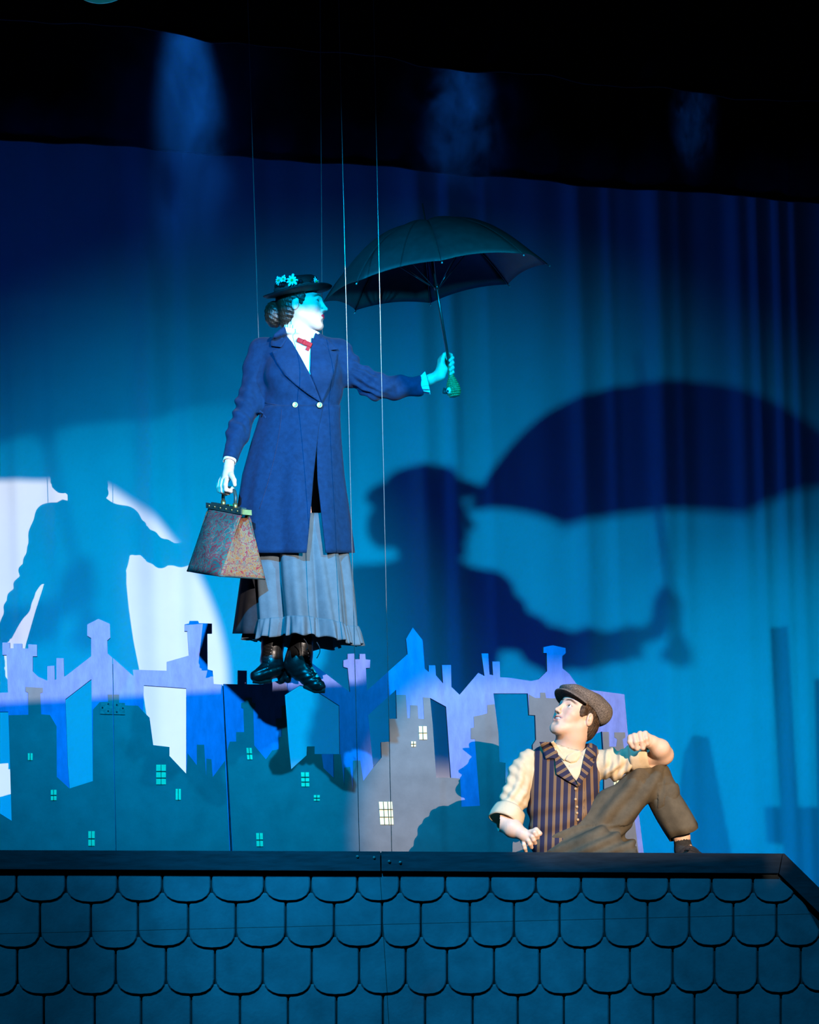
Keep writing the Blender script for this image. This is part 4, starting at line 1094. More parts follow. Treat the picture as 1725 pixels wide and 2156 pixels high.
# ruched collar of the blouse, bow tie
V = []; Fc = []; n = 96; nb = 5
nA = gH(0, -.026, -.085)
ca = w(633, 705, .015) ; axn = camvec(.22, .95, .05); axn /= np.linalg.norm(axn)
cf = frame(camvec(.95, -.22, .0), axn)
for j in range(nb):
    for i in range(n):
        th = 2 * PI * i / n; pl = .0022 * math.sin(th * 30)
        r = .063 + .004 * j / (nb - 1) * 1.6 + pl * (.4 + j * .2)
        V.append(ca + cf[:, 1] * math.cos(th) * r * 1.12 + cf[:, 0] * math.sin(th) * r * .95 + axn * (-.020 + .044 * j / (nb - 1)))
for j in range(nb - 1):
    for i in range(n): i2 = (i + 1) % n; Fc.append((j * n + i, j * n + i2, (j + 1) * n + i2, (j + 1) * n + i))
o = mesh('pleated_collar', V, Fc, M['blouse'], woman); so = o.modifiers.new('cloth', 'SOLIDIFY'); so.thickness = .0018
bw = lambda x, y, dz: hit(x, y, .012 + dz)
bl, br_, bm_ = bw(628, 716, .004), bw(654, 727, .004), bw(641, 721, .008)
dv = (br_ - bl) / np.linalg.norm(br_ - bl); uv = np.cross(-FW, dv); uv /= np.linalg.norm(uv)
bt = MB().box(bm_ - dv * .018, dv * .018, uv * .0105, -FW * .006).box(bm_ + dv * .018, dv * .018, uv * .0105, -FW * .006).build('bow_tie', M['red'], woman, False)
bv = bt.modifiers.new('soft', 'BEVEL'); bv.width = .004; bv.segments = 3
kn = MB().box(bm_ - FW * .004, dv * .007, uv * .0115, -FW * .006).build('knot', M['red'], bt, False); bv = kn.modifiers.new('soft', 'BEVEL'); bv.width = .003; bv.segments = 3
MB().box(bm_ + dv * .026 - uv * .018 * np.sign(uv[2]), dv * .008, uv * .010, -FW * .0025).build('ribbon_end', M['red'], bt, False)

# coat skirt: two wool panels with a front slit
def loft(name, rings, th0, th1, mat, parent, fold, thick, nt_=110, nz=36, edge=None):
    """rings: (py, xl, xr, depth px, dz) ; th0/th1: start and end angle as functions of py, 0 = picture right, 90 deg = toward the camera"""
    ks = sorted(rings); py = np.array([q[0] for q in ks], float)
    V = []; Fc = []
    for i in range(nz + 1):
        t = i / nz; y = py[0] + (py[-1] - py[0]) * t
        xl, xr, b, dz = (np.interp(y, py, [q[j] for q in ks]) for j in (1, 2, 3, 4))
        xc, a = (xl + xr) / 2, (xr - xl) / 2
        A0, A1 = th0(y, xc, a), th1(y, xc, a)
        for j in range(nt_ + 1):
            th = A0 + (A1 - A0) * j / nt_
            f = 1 + fold(th, t)
            yy = y + (edge(th, t) if edge else 0)
            V.append(w(xc + a * f * math.cos(th), yy, dz + b * K * f * math.sin(th)))
    for i in range(nz):
        for j in range(nt_): q = i * (nt_ + 1) + j; Fc.append((q, q + 1, q + nt_ + 2, q + nt_ + 1))
    o = mesh(name, V, Fc, mat, parent)
    so = o.modifiers.new('cloth', 'SOLIDIFY'); so.thickness = thick; so.offset = 0
    return o
CR_ = [(853, 552, 716, 52, .005), (880, 546, 715, 58, .005), (930, 530, 717, 68, .005), (1000, 510, 722, 80, .005), (1060, 500, 729, 88, .005), (1120, 497, 734, 95, .005), (1164, 497, 737, 98, .005)]
clampc = lambda v: math.acos(max(-1, min(1, v)))
slitA = lambda y, xc, a: clampc((np.interp(y, [853, 900, 1000, 1164], [681, 672, 660, 644]) - xc) / a)
slitB = lambda y, xc, a: clampc((np.interp(y, [853, 880, 960, 1010, 1164], [664, 670, 667, 668, 684]) - xc) / a)
cfold = lambda th, t: t ** .8 * (.055 * math.sin(5 * th + 1.0 + .6 * t) + .040 * math.sin(9 * th + .5 + .8 * t) + .012 * math.sin(17 * th))
backflap = lambda th, t: (0 if math.sin(th) > 0 else -22 * t * max(0, math.cos(th)) * -1 * 0)
pA = loft('coat_skirt_panel', CR_, slitA, lambda y, xc, a: 1.52 * PI, M['coat'], coat, cfold, .006)
def cfB(th, t): return t * (.03 * math.sin(5 * th + 2.2) + .02 * math.sin(8 * th + .9) + (.17 * math.exp(-((th + .42) / .22) ** 2)))
pB = loft('coat_skirt_panel', [(q[0], q[1], q[2], q[3] - 2, q[4]) for q in CR_], lambda y, xc, a: -.49 * PI, slitB, M['coat'], coat, cfB, .006)
bvA = BVHTree.FromPolygons([tuple(v.co) for v in pA.data.vertices], [tuple(p.vertices) for p in pA.data.polygons])
seam([(593 - 3 * (i / 14) - 44 * (i / 14) ** 1.6, 862 + 210 * i / 14) for i in range(15)], .004, .0014, M['seam'], coat, bvA)
# half belt at the back edge with a brass ring
MB().tube([hit(547, 866, .0, bvA), hit(553, 870, .004, bvA), hit(560, 880, .003, bvA)], .005, 8).build('belt_tab', M['coat_in'], coat)

# grey skirt with ruffle, dark petticoat
def sk_fold(th, t):
    p_ = 9 * th + .9 + .9 * math.sin(2 * th)
    return (.35 + .65 * t) * (.15 * (abs(math.sin(p_ / 2)) * 2 - 1.2) + .065 * math.sin(11 * th + 2.1 * t) + .034 * math.sin(23 * th + 1 + t))
full = lambda y, xc, a: 0.0
full2 = lambda y, xc, a: 2 * PI
hem_edge = lambda th, t: t * (14 * math.cos(th - 2.0) * -1 + 4 * math.sin(3 * th))
SK = [(1080, 540, 722, 70, 0), (1160, 530, 728, 80, 0), (1230, 528, 738, 84, 0), (1322, 532, 748, 90, 0)]
skirt = loft('skirt', SK, full, full2, M['skirt'], woman, sk_fold, .003, 220, 30, hem_edge)
def rf_fold(th, t): return sk_fold(th, 1.0) + (.012 + .03 * t) * math.sin(38 * th + 2 * math.sin(3 * th)) + .012 * math.sin(61 * th)
RU = [(1313, 530, 748, 92, .0), (1325, 528, 752, 97, 0), (1352, 524, 757, 104, .0)]
loft('ruffle', RU, full, full2, M['skirt'], skirt, rf_fold, .002, 420, 10, lambda th, t: hem_edge(th, 1.0) + 2.5 * math.sin(21 * th) * t)
loft('petticoat', [(1120, 520, 700, 70, -.03), (1230, 505, 690, 75, -.03), (1334, 492, 690, 80, -.03)], full, full2, M['petti'], woman, lambda th, t: t * (.04 * math.sin(6 * th) + .02 * math.sin(11 * th + 1)), .003, 160, 16)
MB().tube([w(640 + 8 * math.sin(i * .6), 1345 + i * 6, .19) for i in range(5)], .0022, 6).build('hanging_tape', M['petti'], woman)
MB().tube([w(667 + 7 * math.sin(PI * i / 7), 1352 + 34 * i / 7, .18) for i in range(8)], .002, 6).build('hanging_tape', M['petti'], woman)

# frilled cuffs
def frill(c, axis, r0, r1, L_, n, name, mat, amp):
    ax_ = np.array(axis) / np.linalg.norm(axis); B_ = frame(ax_, UP)
    V = []; Fc = []; m = 90
    for j in range(6):
        t = j / 5
        for i in range(m):
            th = 2 * PI * i / m; r = (r0 + (r1 - r0) * t) * (1 + amp * t * math.sin(n * th) + .3 * amp * t * math.sin(2.3 * n * th))
            V.append(np.array(c) + ax_ * L_ * t + B_[:, 0] * math.cos(th) * r + B_[:, 2] * math.sin(th) * r)
    for j in range(5):
        for i in range(m): i2 = (i + 1) % m; Fc.append((j * m + i, j * m + i2, (j + 1) * m + i2, (j + 1) * m + i))
    o = mesh(name, V, Fc, mat, woman); s = o.modifiers.new('cloth', 'SOLIDIFY'); s.thickness = .0018
frill(w(880, 812, .05 - HZ), w(903, 806, .052 - HZ) - w(880, 812, .05 - HZ), .026, .046, .046, 14, 'frilled_cuff', M['blouse'], .09)
frill(w(485, 963, .168), w(482, 978, .184) - w(485, 963, .168), .0265, .0265, .026, 9, 'shirt_cuff', M['blouse'], .0)

# laced boots
def boot(pts, rs, toe, heel, sole_pts, lace):
    lo = np.min([p for p in pts + toe + heel], 0) - .08; hi = np.max([p for p in pts + toe + heel], 0) + .08
    fd = Field(lo, hi, .0042)
    fd.chain(pts, rs, .02); fd.chain(toe, [.040, .036, .028, .021][:len(toe)], .018)
    fd.cap(heel[0], heel[1], .022, .017, .006)
    V, Q = fd.nets(); V = smooth_mesh(V, Q, 1, .4); N = vnormals(V, Q)
    pr = (V - CAM); dd = pr @ FW; py = PY0 - F * (pr @ CU) / dd; px = CX + F * (pr @ CR) / dd
    V = V + N * (.0014 * np.sin(py * .55 + px * .18))[:, None] * np.exp(-((py - lace[3]) / 16) ** 2)[:, None]
    b = qmesh('boot', V, Q, M['boot'], woman)
    bt_ = BVHTree.FromPolygons([tuple(v) for v in V], [tuple(q) for q in Q.tolist()])
    MB().tube(sole_pts, [.016] * len(sole_pts), 8).build('sole', M['sole'], b)
    (x0, y0), (x1, y1), wd, _ = lace
    for i in range(8):
        t = i / 7; x = x0 + (x1 - x0) * t; y = y0 + (y1 - y0) * t; g_ = wd * (1 - .25 * t)
        p0, p1 = hit(x - g_, y, .002, bt_, WD - .05), hit(x + g_, y + 3, .002, bt_, WD - .05)
        MB().tube([p0, (p0 + p1) / 2 - FW * .003, p1], .0014, 6).build('lace', M['petti'], b)
        MB().ball(p1, .0026, 8, 6).build('eyelet', M['steel'], b)
boot([w(577, 1318, .01), w(574, 1360, .01), w(572, 1390, .01), w(577, 1406, .015)], [.050, .046, .046, .046],
     [w(574, 1404, .02), w(562, 1414, .045), w(545, 1422, .06), w(537, 1424, .066)], [w(592, 1412, .0), w(593, 1432, .0)],
     [w(533, 1431, .066), w(548, 1433, .06), w(570, 1431, .04)], ((566, 1358), (558, 1404), 7, 1408))
boot([w(636, 1350, .03), w(631, 1380, .03), w(627, 1398, .03), w(634, 1410, .035)], [.050, .054, .056, .050],
     [w(634, 1408, .035), w(650, 1426, .05), w(666, 1441, .06), w(676, 1446, .064)], [w(608, 1410, .0), w(606, 1430, .0)],
     [w(684, 1452, .064), w(664, 1452, .06), w(642, 1442, .045)], ((644, 1372), (654, 1418), 5, 1430))
# ------------------------------------------------------------------ seated boy
KB = BD / F
def b(px, py, dz=0.0): return P(px, py, BD - dz)
def stripes(name):
    m = bpy.data.materials.new(name); m.use_nodes = True; nt = m.node_tree; bs = nt.nodes['Principled BSDF']
    bs.inputs['Roughness'].default_value = 0.85; bs.inputs['Specular IOR Level'].default_value = 0.2
    at = nt.nodes.new('ShaderNodeAttribute'); at.attribute_name = 'tint'
    sx = nt.nodes.new('ShaderNodeSeparateColor'); nt.links.new(at.outputs['Color'], sx.inputs[0])
    m1 = node(nt, 'ShaderNodeMath', operation='FRACT'); nt.links.new(sx.outputs['Red'], m1.inputs[0])
    cr = node(nt, 'ShaderNodeValToRGB'); e = cr.color_ramp.elements; cr.color_ramp.interpolation = 'LINEAR'
    cols = [(0.0, (.028, .026, .060)), (.50, (.030, .028, .064)), (.56, (.22, .13, .075)), (.66, (.26, .16, .09)), (.71, (.10, .06, .05)), (.76, (.26, .16, .09)), (.88, (.22, .13, .075)), (.94, (.030, .028, .064))]
    while len(e) < len(cols): e.new(.5)
    for i, (p_, c) in enumerate(cols): e[i].position = p_; e[i].color = (*c, 1)
    nt.links.new(m1.outputs[0], cr.inputs[0]); nt.links.new(cr.outputs[0], bs.inputs['Base Color'])
    n2 = node(nt, 'ShaderNodeTexNoise', Scale=400.0); bp = node(nt, 'ShaderNodeBump', Strength=.2, Distance=.002)
    nt.links.new(n2.outputs['Fac'], bp.inputs['Height']); nt.links.new(bp.outputs[0], bs.inputs['Normal'])
    return m
M['vest'] = stripes('striped_waistcoat_cloth')
M['shirt'] = mk('cream_shirt_cotton', (.72, .56, .38), .85, .06, 25, .15, 200)
M['trouser'] = mk('olive_brown_trouser_wool', (.112, .090, .062), .85, .10, 30, .2, 400, spec=.2)
M['cap'] = mk('brown_tweed_cap', (.20, .165, .145), .95, .35, 220, .5, 600, spec=.1)
M['sock'] = mk('charcoal_ribbed_sock', (.03, .03, .033), .95, .2, 90, .5, 300)
M['shoe'] = mk('worn_brown_shoe', (.06, .04, .032), .5, .2, 40)
M['bhair'] = mk('short_brown_hair', (.075, .042, .024), .5, .4, 60, .8, 220, spec=.4)
M['wood_button'] = mk('tan_button', (.55, .36, .20), .5, .1, 60)
M['tooth'] = mk('teeth', (.85, .83, .78), .25, .02, 30)

boy = empty('person', b(1200, 1812))
tag(boy, 'boy in flat cap and striped waistcoat sitting at the roof ridge, looking up', 'person')
BO = b(1216, 1508, .02)
bf = camvec(-.70, .46, .54); bu = camvec(.33, .84, -.22)
bu = bu + camvec(-.05, .0, .14)
BB = frame(bf, bu)
lo, hi = b(1020, 1830, -.3), b(1500, 1430, .45); lo, hi = np.minimum(lo, hi), np.maximum(lo, hi); lo[1] = BD - .55; hi[1] = BD + .35
def around(c, r, h): return [(c[i] - r, c[i] + r, h) for i in range(3)]
a1, a2, a3 = around(BO, .13, .0028), around(b(1116, 1768, .16), .065, .003), around(b(1350, 1560, .18), .07, .003)
fb = Field(lo, hi, .009, [a1[0], a2[0], a3[0]], [a1[1], a2[1], a3[1]], [a1[2], a2[2], a3[2]])
gB = head(fb, BO, BB, 1.0, 0.9, False)
fb.chain([gB(0, -.025, -.04), gB(0, -.020, -.085), b(1196, 1580, .0), b(1196, 1610, -.02)], [.056, .054, .058, .07], .03)
fb.chain([b(1118, 1610, -.0), b(1192, 1602, -.02), b(1262, 1612, -.0)], [.030, .055, .030], .04)
fb.chain([b(1192, 1620, -.02), b(1184, 1720, -.01), b(1190, 1790, -.02)], [.09, .09, .10], .05)
# his right arm (propped, bare forearm) and hand
fb.chain([b(1106, 1602, .0), b(1074, 1690, .05), b(1060, 1728, .08)], [.028, .030, .043], .02)
fb.chain([b(1060, 1728, .08), b(1080, 1744, .12), b(1102, 1757, .155)], [.043, .037, .024], .02)
fb.chain([b(1102, 1757, .155), b(1112, 1764, .165)], [.023, .022], .015); fb.cap(b(1108, 1766, .158), b(1118, 1756, .170), .017, .016, .01)
for kx, ky, mx_, my, tx, ty, dz, r in ((1117, 1752, 1126, 1753, 1132, 1764, .185, .0100), (1112, 1757, 1121, 1762, 1127, 1775, .180, .0102), (1107, 1763, 1113, 1770, 1119.5, 1784, .172, .0098), (1102, 1769, 1103.5, 1779, 1107.5, 1793, .162, .0086)):
    fb.chain([b(kx, ky, dz - .012), b(mx_, my, dz + .008), b((mx_ + tx) / 2, (my + ty) / 2, dz + .006), b(tx, ty, dz - .008)], [r * 1.15, r * 1.02, r * .97, r * .88], .004)
fb.chain([b(1116, 1755, .165), b(1129, 1748, .178), b(1137, 1755, .180)], [.013, .0115, .0108], .006)
# his left arm over the knee, forearm back towards the camera, loose fist
fb.chain([b(1274, 1606, .0), b(1340, 1596, .06), b(1398, 1592, .10)], [.028, .028, .034], .02)
fb.chain([b(1397, 1588, .10), b(1390, 1576, .14), b(1374, 1563, .165)], [.042, .037, .027], .02)
fb.chain([b(1374, 1563, .165), b(1360, 1556, .18), b(1345, 1554, .185)], [.026, .025, .022], .012)
fb.cap(b(1362, 1564, .18), b(1346, 1566, .188), .018, .016, .012)
for kx, ky, tx, ty, dz, r in ((1336, 1549, 1342, 1576, .205, .0108), (1348, 1545, 1354, 1575, .204, .0108), (1359, 1544, 1363, 1566, .198, .0100)):
    fb.chain([b(kx + 2, ky + 4, dz - .022), b(kx, ky, dz - .004), b((kx + tx) / 2, (ky + ty) / 2, dz + .010), b(tx, ty, dz + .002), b(tx + 3, ty - 6, dz - .016)], [r * 1.15, r * 1.12, r * 1.02, r * .92, r * .8], .004)
fb.chain([b(1338, 1556, .185), b(1328, 1553, .195), b(1327, 1562, .205), b(1333, 1572, .205)], [.014, .0125, .0112, .0095], .006)
fb.chain([b(1330, 1570, .185), b(1337, 1577, .190)], [.012, .010], .006)
# legs
fb.chain([b(1225, 1785, -.02), b(1300, 1700, .03), b(1378, 1636, .05)], [.085, .065, .045], .04)
fb.chain([b(1380, 1640, .05), b(1412, 1700, .03), b(1435, 1760, .03), b(1440, 1788, .03)], [.045, .044, .030, .030], .03)
fb.chain([b(1440, 1788, .03), b(1462, 1800, .06)], [.030, .025], .02)
fb.chain([b(1200, 1800, .02), b(1300, 1805, .14)], [.075, .05], .04)
V, Q = fb.nets(); V = smooth_mesh(V, Q, 1, .35)
col = face_tint(V, BO, BB, 1.0, (.80, .53, .40), (.62, .25, .22), (.09, .05, .035), False, .9)
qmesh('body', V, Q, M['skin_b'], boy, col); bodyVQ = (V, Q)
eyes(boy, BO, BB, 1.0, (.02, .16))
# teeth
V = []; Fc = []
for i in range(13):
    th = (i / 12 - .5) * 1.9
    for z in (-.0540, -.0620): V.append(gB(math.sin(th) * .0265, (.0655 + math.cos(th) * .0225), z + .003 * math.sin(th) ** 2))
for i in range(12): Fc.append((2 * i, 2 * i + 1, 2 * i + 3, 2 * i + 2))
o = mesh('teeth', V, Fc, M['tooth'], boy); so = o.modifiers.new('t', 'SOLIDIFY'); so.thickness = .003
# hair
fh = Field(BO - [.15, .15, .15], BO + [.15, .15, .15], .0036)
gE = lambda c, r, k=.012, mode='add': fh.ell(gB(*c), np.array(r), BB, k, mode)
gE((0, -.016, .036), (.0775, .095, .085), 0); gE((0, -.050, -.030), (.066, .055, .060), .03)
gE((0, .080, -.040), (.085, .085, .082), .01, 'sub'); gE((0, .10, .00), (.066, .065, .066), .012, 'sub')
for q in (-1, 1):
    gE((q * .082, -.010, -.026), (.024, .026, .040), .006, 'sub')
    gE((q * .066, .030, .012), (.012, .017, .028), .008)        # sideburn
    gE((q * .030, .070, .064), (.026, .020, .016), .012)        # fringe
V, Q = fh.nets(); N = vnormals(V, Q); ql = (V - BO) @ BB
V = V + N * (.0012 * np.sin(ql[:, 0] * 420 + ql[:, 2] * 160 + 2 * np.sin(ql[:, 1] * 80)) + .0008 * np.sin(ql[:, 1] * 600))[:, None]
qmesh('hair', V, Q, M['bhair'], boy)
# flat cap: soft crown pulled forward, stiff peak, band
fh = Field(BO - [.24, .24, .20], BO + [.24, .24, .24], .0040)
gE((0, -.018, .070), (.096, .112, .050), 0)
gE((0, -.058, .048), (.090, .072, .056), .04)
gE((0, .060, .078), (.076, .064, .022), .03)
gE((0, -.012, .022), (.079, .098, .062), .006, 'sub')
V, Q = fh.nets(); V = smooth_mesh(V, Q, 2, .5); N = vnormals(V, Q); ql = (V - BO) @ BB
V = V + N * (.003 * np.sin(ql[:, 0] * 70 + 1) * np.sin(ql[:, 1] * 50))[:, None]
cap_o = qmesh('flat_cap', V, Q, M['cap'], boy)
V = []; Fc = []; n = 24
for i in range(n + 1):
    th = (i / n - .5) * 2.35
    for j in range(7):
        t = j / 6
        r = .084 + .046 * t * math.cos(th * .62) ** 1.2
        V.append(gB(math.sin(th) * (r * .88), math.cos(th) * r * 1.10 - .004, (.074 - .012 * t) - .022 * math.sin(th) ** 2 - .010 * t * t))
for i in range(n):
    for j in range(6): a = i * 7 + j; Fc.append((a, a + 1, a + 8, a + 7))
pk = mesh('peak', V, Fc, M['cap'], cap_o); so = pk.modifiers.new('board', 'SOLIDIFY'); so.thickness = .005; so.offset = 0

def bcolumn(fd, keys, k=.02):
    ks = sorted(keys, key=lambda q: -q[0])
    cs = np.array([b(q[1], q[0], q[4]) for q in ks]); zc = cs[:, 2]
    A = np.array([q[2] * KB for q in ks]); Bd = np.array([q[3] * KB for q in ks]); m = max(A.max(), Bd.max()) + .06
    def fn(p):
        z = p[..., 2]; cx = np.interp(z, zc, cs[:, 0]); cy = np.interp(z, zc, cs[:, 1]); a = np.interp(z, zc, A); bb = np.interp(z, zc, Bd)
        dx = p[..., 0] - cx; dy = p[..., 1] - cy
        rx = dx * RT[0] + dy * RT[1]; ry = dx * FW[0] + dy * FW[1]
        d = (np.sqrt((rx / a) ** 2 + (ry / bb) ** 2) - 1) * np.minimum(a, bb) * .9
        return np.maximum(d, np.maximum(z - zc[-1], zc[0] - z))
    fd.func(cs.min(0) - [m, m, .05], cs.max(0) + [m, m, .05], fn, k)
def pix(V):
    pr = V - CAM; dd = pr @ FW; return CX + F * (pr @ CR) / dd, PY0 - F * (pr @ CU) / dd
# shirt: sleeves and the part round the neck
fc = Field(np.minimum(b(1020, 1780, -.3), b(1420, 1550, .4)) * [1, 0, 1] + [0, BD - .35, 0], np.maximum(b(1020, 1780, -.3), b(1420, 1550, .4)) * [1, 0, 1] + [0, BD + .25, 0], .0052)
bcolumn(fc, [(1580, 1194, 30, 26, -.02), (1592, 1194, 66, 34, -.015), (1620, 1192, 76, 48, -.005), (1700, 1184, 68, 46, 0), (1760, 1184, 58, 44, 0)], 0)
fc.chain([b(1113, 1600, .0), b(1099, 1625, .01), b(1084, 1680, .04), b(1074, 1708, .06)], [.046, .050, .054, .050], .02)
fc.chain([b(1262, 1608, .0), b(1292, 1610, .02), b(1330, 1600, .05), b(1345, 1596, .06)], [.060, .061, .048, .040], .02)
V, Q = fc.nets(); V = smooth_mesh(V, Q, 1, .5); N = vnormals(V, Q); px, py = pix(V)
sl = np.clip((1118 - px) / 10, 0, 1); sr = np.clip((px - 1270) / 10, 0, 1)
wr = sl * (.0042 * np.sin(px * .26 + py * .10 + 1.5 * np.sin(py * .06)) * np.exp(-((py - 1660) / 55) ** 2) + .003 * np.sin(py * .25 - px * .2)) + sr * (.007 * np.sin(px * .20 + py * .16 + np.sin(py * .12)) + .003 * np.sin(px * .4))
V = V + N * wr[:, None]; shirtVQ = (V, Q)
shirt = qmesh('shirt', V, Q, M['shirt'], boy)
def tube_cuff(name, c, axis, r0, r1, L_, mat, parent, th, sq=1.0, wob=.03, seed=0.0):
    ax_ = np.array(axis) / np.linalg.norm(axis); B_ = frame(ax_, UP)
    V = []; Fc = []; m = 48; nj = 7
    for j in range(nj):
        t = j / (nj - 1)
        for i in range(m):
            a_ = 2 * PI * i / m; r = (r0 + (r1 - r0) * t + .0035 * math.sin(PI * t)) * (1 + wob * math.sin(3 * a_ + seed) + .5 * wob * math.sin(7 * a_ + 2 * t + seed))
            V.append(np.array(c) + ax_ * L_ * (t + .06 * math.sin(2 * a_ + seed)) + B_[:, 0] * math.cos(a_) * r * sq + B_[:, 2] * math.sin(a_) * r)
    for j in range(nj - 1):
        for i in range(m): i2 = (i + 1) % m; Fc.append((j * m + i, j * m + i2, (j + 1) * m + i2, (j + 1) * m + i))
    o = mesh(name, V, Fc, mat, parent); s_ = o.modifiers.new('cloth', 'SOLIDIFY'); s_.thickness = th; s_.offset = -1; return o
tube_cuff('rolled_cuff', b(1076, 1704, .06), b(1060, 1738, .085) - b(1076, 1704, .06), .060, .066, .062, M['shirt'], shirt, .006)
tube_cuff('rolled_cuff', b(1332, 1599, .052), b(1368, 1590, .08) - b(1332, 1599, .052), .050, .044, .075, M['shirt'], shirt, .006, seed=1.0)

# waistcoat
fv = Field(np.minimum(b(1080, 1812, -.3), b(1300, 1550, .4)) * [1, 0, 1] + [0, BD - .30, 0], np.maximum(b(1080, 1812, -.3), b(1300, 1550, .4)) * [1, 0, 1] + [0, BD + .22, 0], .0050)
bcolumn(fv, [(1562, 1196, 44, 38, -.01), (1574, 1194, 66, 42, -.01), (1588, 1193, 78, 46, -.005), (1640, 1193, 79, 54, 0), (1690, 1186, 76, 54, 0), (1740, 1182, 67, 52, 0), (1775, 1182, 62, 50, 0), (1800, 1184, 62, 50, 0)], 0)
fv.cap(b(1196, 1596, .075), gB(0, -.02, -.05), .052, .072, .004, 'sub')
fv.cap(b(1100, 1592, -.05), b(1098, 1640, .0), .042, .040, .01, 'sub'); fv.cap(b(1286, 1592, -.05), b(1288, 1640, .0), .038, .036, .01, 'sub')
V, Q = fv.nets(); V = smooth_mesh(V, Q, 2, .5); N = vnormals(V, Q); px, py = pix(V)
V = V + N * (.005 * np.sin(px * .06 + py * .16 + 1.2 * np.sin(px * .03)) * np.clip((py - 1650) / 60, 0, 1))[:, None]
px, py = pix(V)
uvw = (px - 1192 + (py - 1640) * .03 * np.sign(1230 - px)) / 15.5 + .2
tint = np.stack([uvw * 1.0 + 40, uvw * 0, uvw * 0], 1)
vest = qmesh('waistcoat', V, Q, M['vest'], boy, tint)
n0, n1 = len(V), len(bodyVQ[0])
VV = np.concatenate([V, bodyVQ[0], shirtVQ[0]]); QQ = np.concatenate([Q, bodyVQ[1] + n0, shirtVQ[1] + n0 + n1])
bvV = BVHTree.FromPolygons([tuple(v) for v in VV], [tuple(q) for q in QQ.tolist()])
def tint_patch(o, ang):
    c = np.array([v.co for v in o.data.vertices]) if False else np.array([tuple(v.co) for v in o.data.vertices])
    x, y = pix(c); u = (x * math.cos(ang) + y * math.sin(ang)) / 14.0
    at = o.data.color_attributes.new('tint', 'FLOAT_COLOR', 'POINT')
    c4 = np.ones((len(c), 4), np.float32); c4[:, 0] = u; at.data.foreach_set('color', c4.ravel())
tree = bvV
sp = patch('shirt_front', [(1161, 1562), (1168, 1566), (1186, 1592), (1198, 1606), (1212, 1600), (1226, 1582), (1236, 1574), (1228, 1612), (1215, 1646), (1196, 1624), (1170, 1590)], .003, .002, M['shirt'], boy, bvV, dflt=BD - .09)
l1 = patch('lapel', [(1136, 1562), (1150, 1598), (1168, 1597), (1172, 1630), (1196, 1645), (1218, 1657), (1204, 1632), (1180, 1596), (1162, 1562)], .009, .004, M['vest'], vest, bvV, dflt=BD - .09); tint_patch(l1, 1.05)
l2 = patch('lapel', [(1236, 1572), (1228, 1600), (1222, 1630), (1214, 1644), (1218, 1657), (1236, 1634), (1252, 1604), (1238, 1600), (1256, 1592), (1248, 1576)], .009, .004, M['vest'], vest, bvV, dflt=BD - .09); tint_patch(l2, -.9)
cl = patch('shirt_collar', [(1190, 1600), (1196, 1590), (1206, 1584), (1222, 1580), (1224, 1592), (1214, 1604), (1202, 1606)], .010, .003, M['shirt'], boy, bvV, dflt=BD - .10)
patch('shirt_collar', [(1160, 1562), (1166, 1560), (1178, 1578), (1192, 1596), (1188, 1602), (1172, 1586)], .010, .003, M['shirt'], boy, bvV, dflt=BD - .10)
for bx, by in ((1212, 1661), (1212, 1683), (1215, 1699), (1215, 1712), (1217, 1726), (1221, 1739)):
    MB().ball(hit(bx, by, .002, bvV, BD - .1), (.0062, .0062, .0062), 12, 8).build('button', M['wood_button'], vest)
MB().ball(hit(1199, 1614, .002, bvV, BD - .1), .0045, 10, 6).build('collar_button', M['wood_button'], boy)

# trousers
ft = Field(np.minimum(b(1110, 1840, -.3), b(1490, 1590, .4)) * [1, 0, 1] + [0, BD - .45, 0], np.maximum(b(1110, 1840, -.3), b(1490, 1590, .4)) * [1, 0, 1] + [0, BD + .25, 0], .0054)
ft.chain([b(1190, 1775, -.01), b(1194, 1808, -.01)], [.115, .12], .03)
ft.cap(b(1215, 1768, .02), b(1238, 1745, .01), .075, .065, .03)
ft.chain([b(1240, 1768, .01), b(1296, 1708, .03), b(1345, 1655, .045), b(1380, 1634, .05)], [.105, .090, .072, .058], .03)
ft.chain([b(1382, 1634, .05), b(1396, 1672, .04), b(1412, 1706, .035)], [.058, .064, .048], .025)
ft.chain([b(1210, 1808, .06), b(1265, 1800, .14), b(1310, 1806, .17)], [.10, .105, .075], .03)
ft.cap(b(1300, 1795, .0), b(1240, 1800, -.02), .08, .09, .03)
V, Q = ft.nets(); V = smooth_mesh(V, Q, 2, .5); N = vnormals(V, Q); px, py = pix(V)
along = (px - 1240) * .62 + (1768 - py) * .78; across = (px - 1240) * .78 - (1768 - py) * .62
wr = .0085 * np.sin(across * .155 + along * .02 + 1.0 * np.sin(along * .03)) * np.clip((along - 20) / 40, 0, 1) * (px < 1400)
wr += .005 * np.sin((px - 1380) * .16 + (py - 1640) * .03) * (py > 1650) * (px > 1385)
wr += .006 * np.sin(px * .10 + py * .22) * (py > 1738) * (px < 1340)
tr = qmesh('trousers', V + N * wr[:, None], Q, M['trouser'], boy)
tube_cuff('trouser_leg_end', b(1394, 1672, .038), b(1446, 1760, .037) - b(1394, 1672, .038), .0605, .064, .188, M['trouser'], tr, .004, .95, .05, .6)
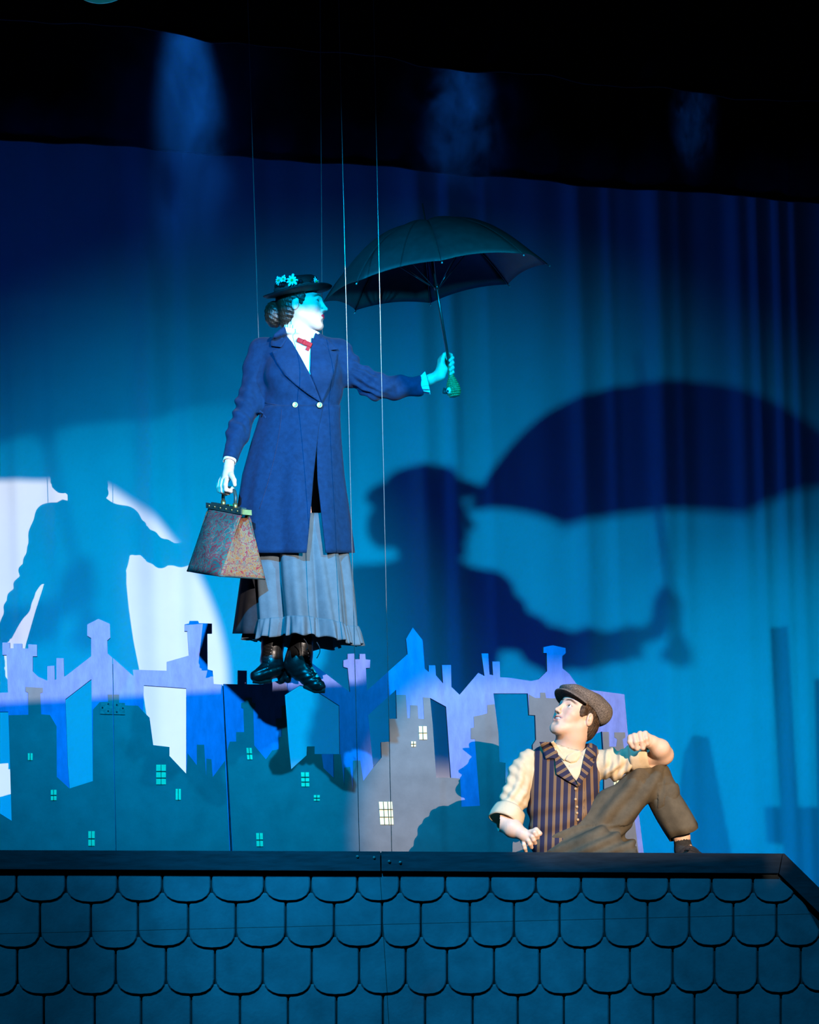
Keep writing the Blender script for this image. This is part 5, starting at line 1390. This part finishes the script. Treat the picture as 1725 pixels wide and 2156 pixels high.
# sock and shoe
fs = Field(b(1440, 1790, .05) - .16, b(1440, 1790, .05) + .16, .0042)
fs.chain([b(1437, 1772, .032), b(1440, 1790, .03), b(1444, 1802, .04)], [.0345, .037, .036], .01)
V, Q = fs.nets(); N = vnormals(V, Q); px, py = pix(V)
V = V + N * (.0010 * np.sin(np.arctan2((V - b(1440, 1790, .03))[:, 1], (V - b(1440, 1790, .03))[:, 0]) * 34))[:, None]
qmesh('sock', V, Q, M['sock'], boy)
fs = Field(b(1452, 1805, .08) - .2, b(1452, 1805, .08) + .2, .0045)
fs.chain([b(1436, 1806, .03), b(1452, 1803, .06), b(1474, 1812, .13)], [.036, .040, .032], .02)
V, Q = fs.nets(); shoe = qmesh('shoe', V, Q, M['shoe'], boy)
MB().tube([b(1448 + 6 * math.sin(i * 1.1), 1789 + 3 * math.cos(i * 1.7), .115 + .01 * i) for i in range(6)] + [b(1470, 1794, .16)], .0028, 6).build('shoe_lace', M['sock'], shoe)
# ------------------------------------------------------------------ drifting stage haze lit by blue lamps above the borders
def haze(label, cx, cy, d, rx, rz, ry, dens, scale):
    m = bpy.data.materials.new('stage_haze'); m.use_nodes = True; nt = m.node_tree
    nt.nodes.remove(nt.nodes['Principled BSDF']); out = nt.nodes['Material Output']
    vol = nt.nodes.new('ShaderNodeVolumeScatter'); vol.inputs['Color'].default_value = (.9, .95, 1, 1); vol.inputs['Anisotropy'].default_value = 0.2
    tc = node(nt, 'ShaderNodeTexCoord'); nz = node(nt, 'ShaderNodeTexNoise', Scale=scale, Detail=4.0, Distortion=1.2)
    nt.links.new(tc.outputs['Object'], nz.inputs['Vector'])
    ln = node(nt, 'ShaderNodeVectorMath', operation='LENGTH'); nt.links.new(tc.outputs['Object'], ln.inputs[0])
    fall = node(nt, 'ShaderNodeMapRange'); fall.interpolation_type = 'SMOOTHSTEP'
    fall.inputs['From Min'].default_value = 1.0; fall.inputs['From Max'].default_value = 0.25; fall.inputs['To Min'].default_value = 0.0; fall.inputs['To Max'].default_value = 1.0
    nt.links.new(ln.outputs['Value'], fall.inputs['Value'])
    cl = node(nt, 'ShaderNodeMapRange'); cl.inputs['From Min'].default_value = 0.42; cl.inputs['From Max'].default_value = 0.70; cl.inputs['To Max'].default_value = dens
    nt.links.new(nz.outputs['Fac'], cl.inputs['Value'])
    mu = node(nt, 'ShaderNodeMath', operation='MULTIPLY'); nt.links.new(fall.outputs[0], mu.inputs[0]); nt.links.new(cl.outputs[0], mu.inputs[1])
    nt.links.new(mu.outputs[0], vol.inputs['Density']); nt.links.new(vol.outputs[0], out.inputs['Volume'])
    o = MB().ball((0, 0, 0), 1.0, 24, 16).build('haze_cloud', m)
    o.location = Vector(P(cx, cy, d)); o.scale = (rx, ry, rz)
    tag(o, label, 'haze', kind='stuff'); return o
haze('thin blue-lit haze drifting under the border above the bag hand', 405, 270, 11.15, .62, 1.15, .30, 1.3, 1.6)
haze('wispy blue-lit haze under the border above the umbrella', 970, 250, 11.2, .45, .55, .28, 1.5, 2.6)
haze('small faint wisp of haze beside the far end of the border', 1462, 255, 11.3, .16, .34, .2, 1.6, 2.2)
for cx, tx, pw, ha in ((372, 425, 480, 13), (985, 960, 110, 13), (1448, 1465, 50, 9)):
    spot('blue_top_light', P(cx, -160, 11.05), P(tx, 620, 11.5), pw, (0.01, 0.20, 1.0), ha, 0.9, 0.05)
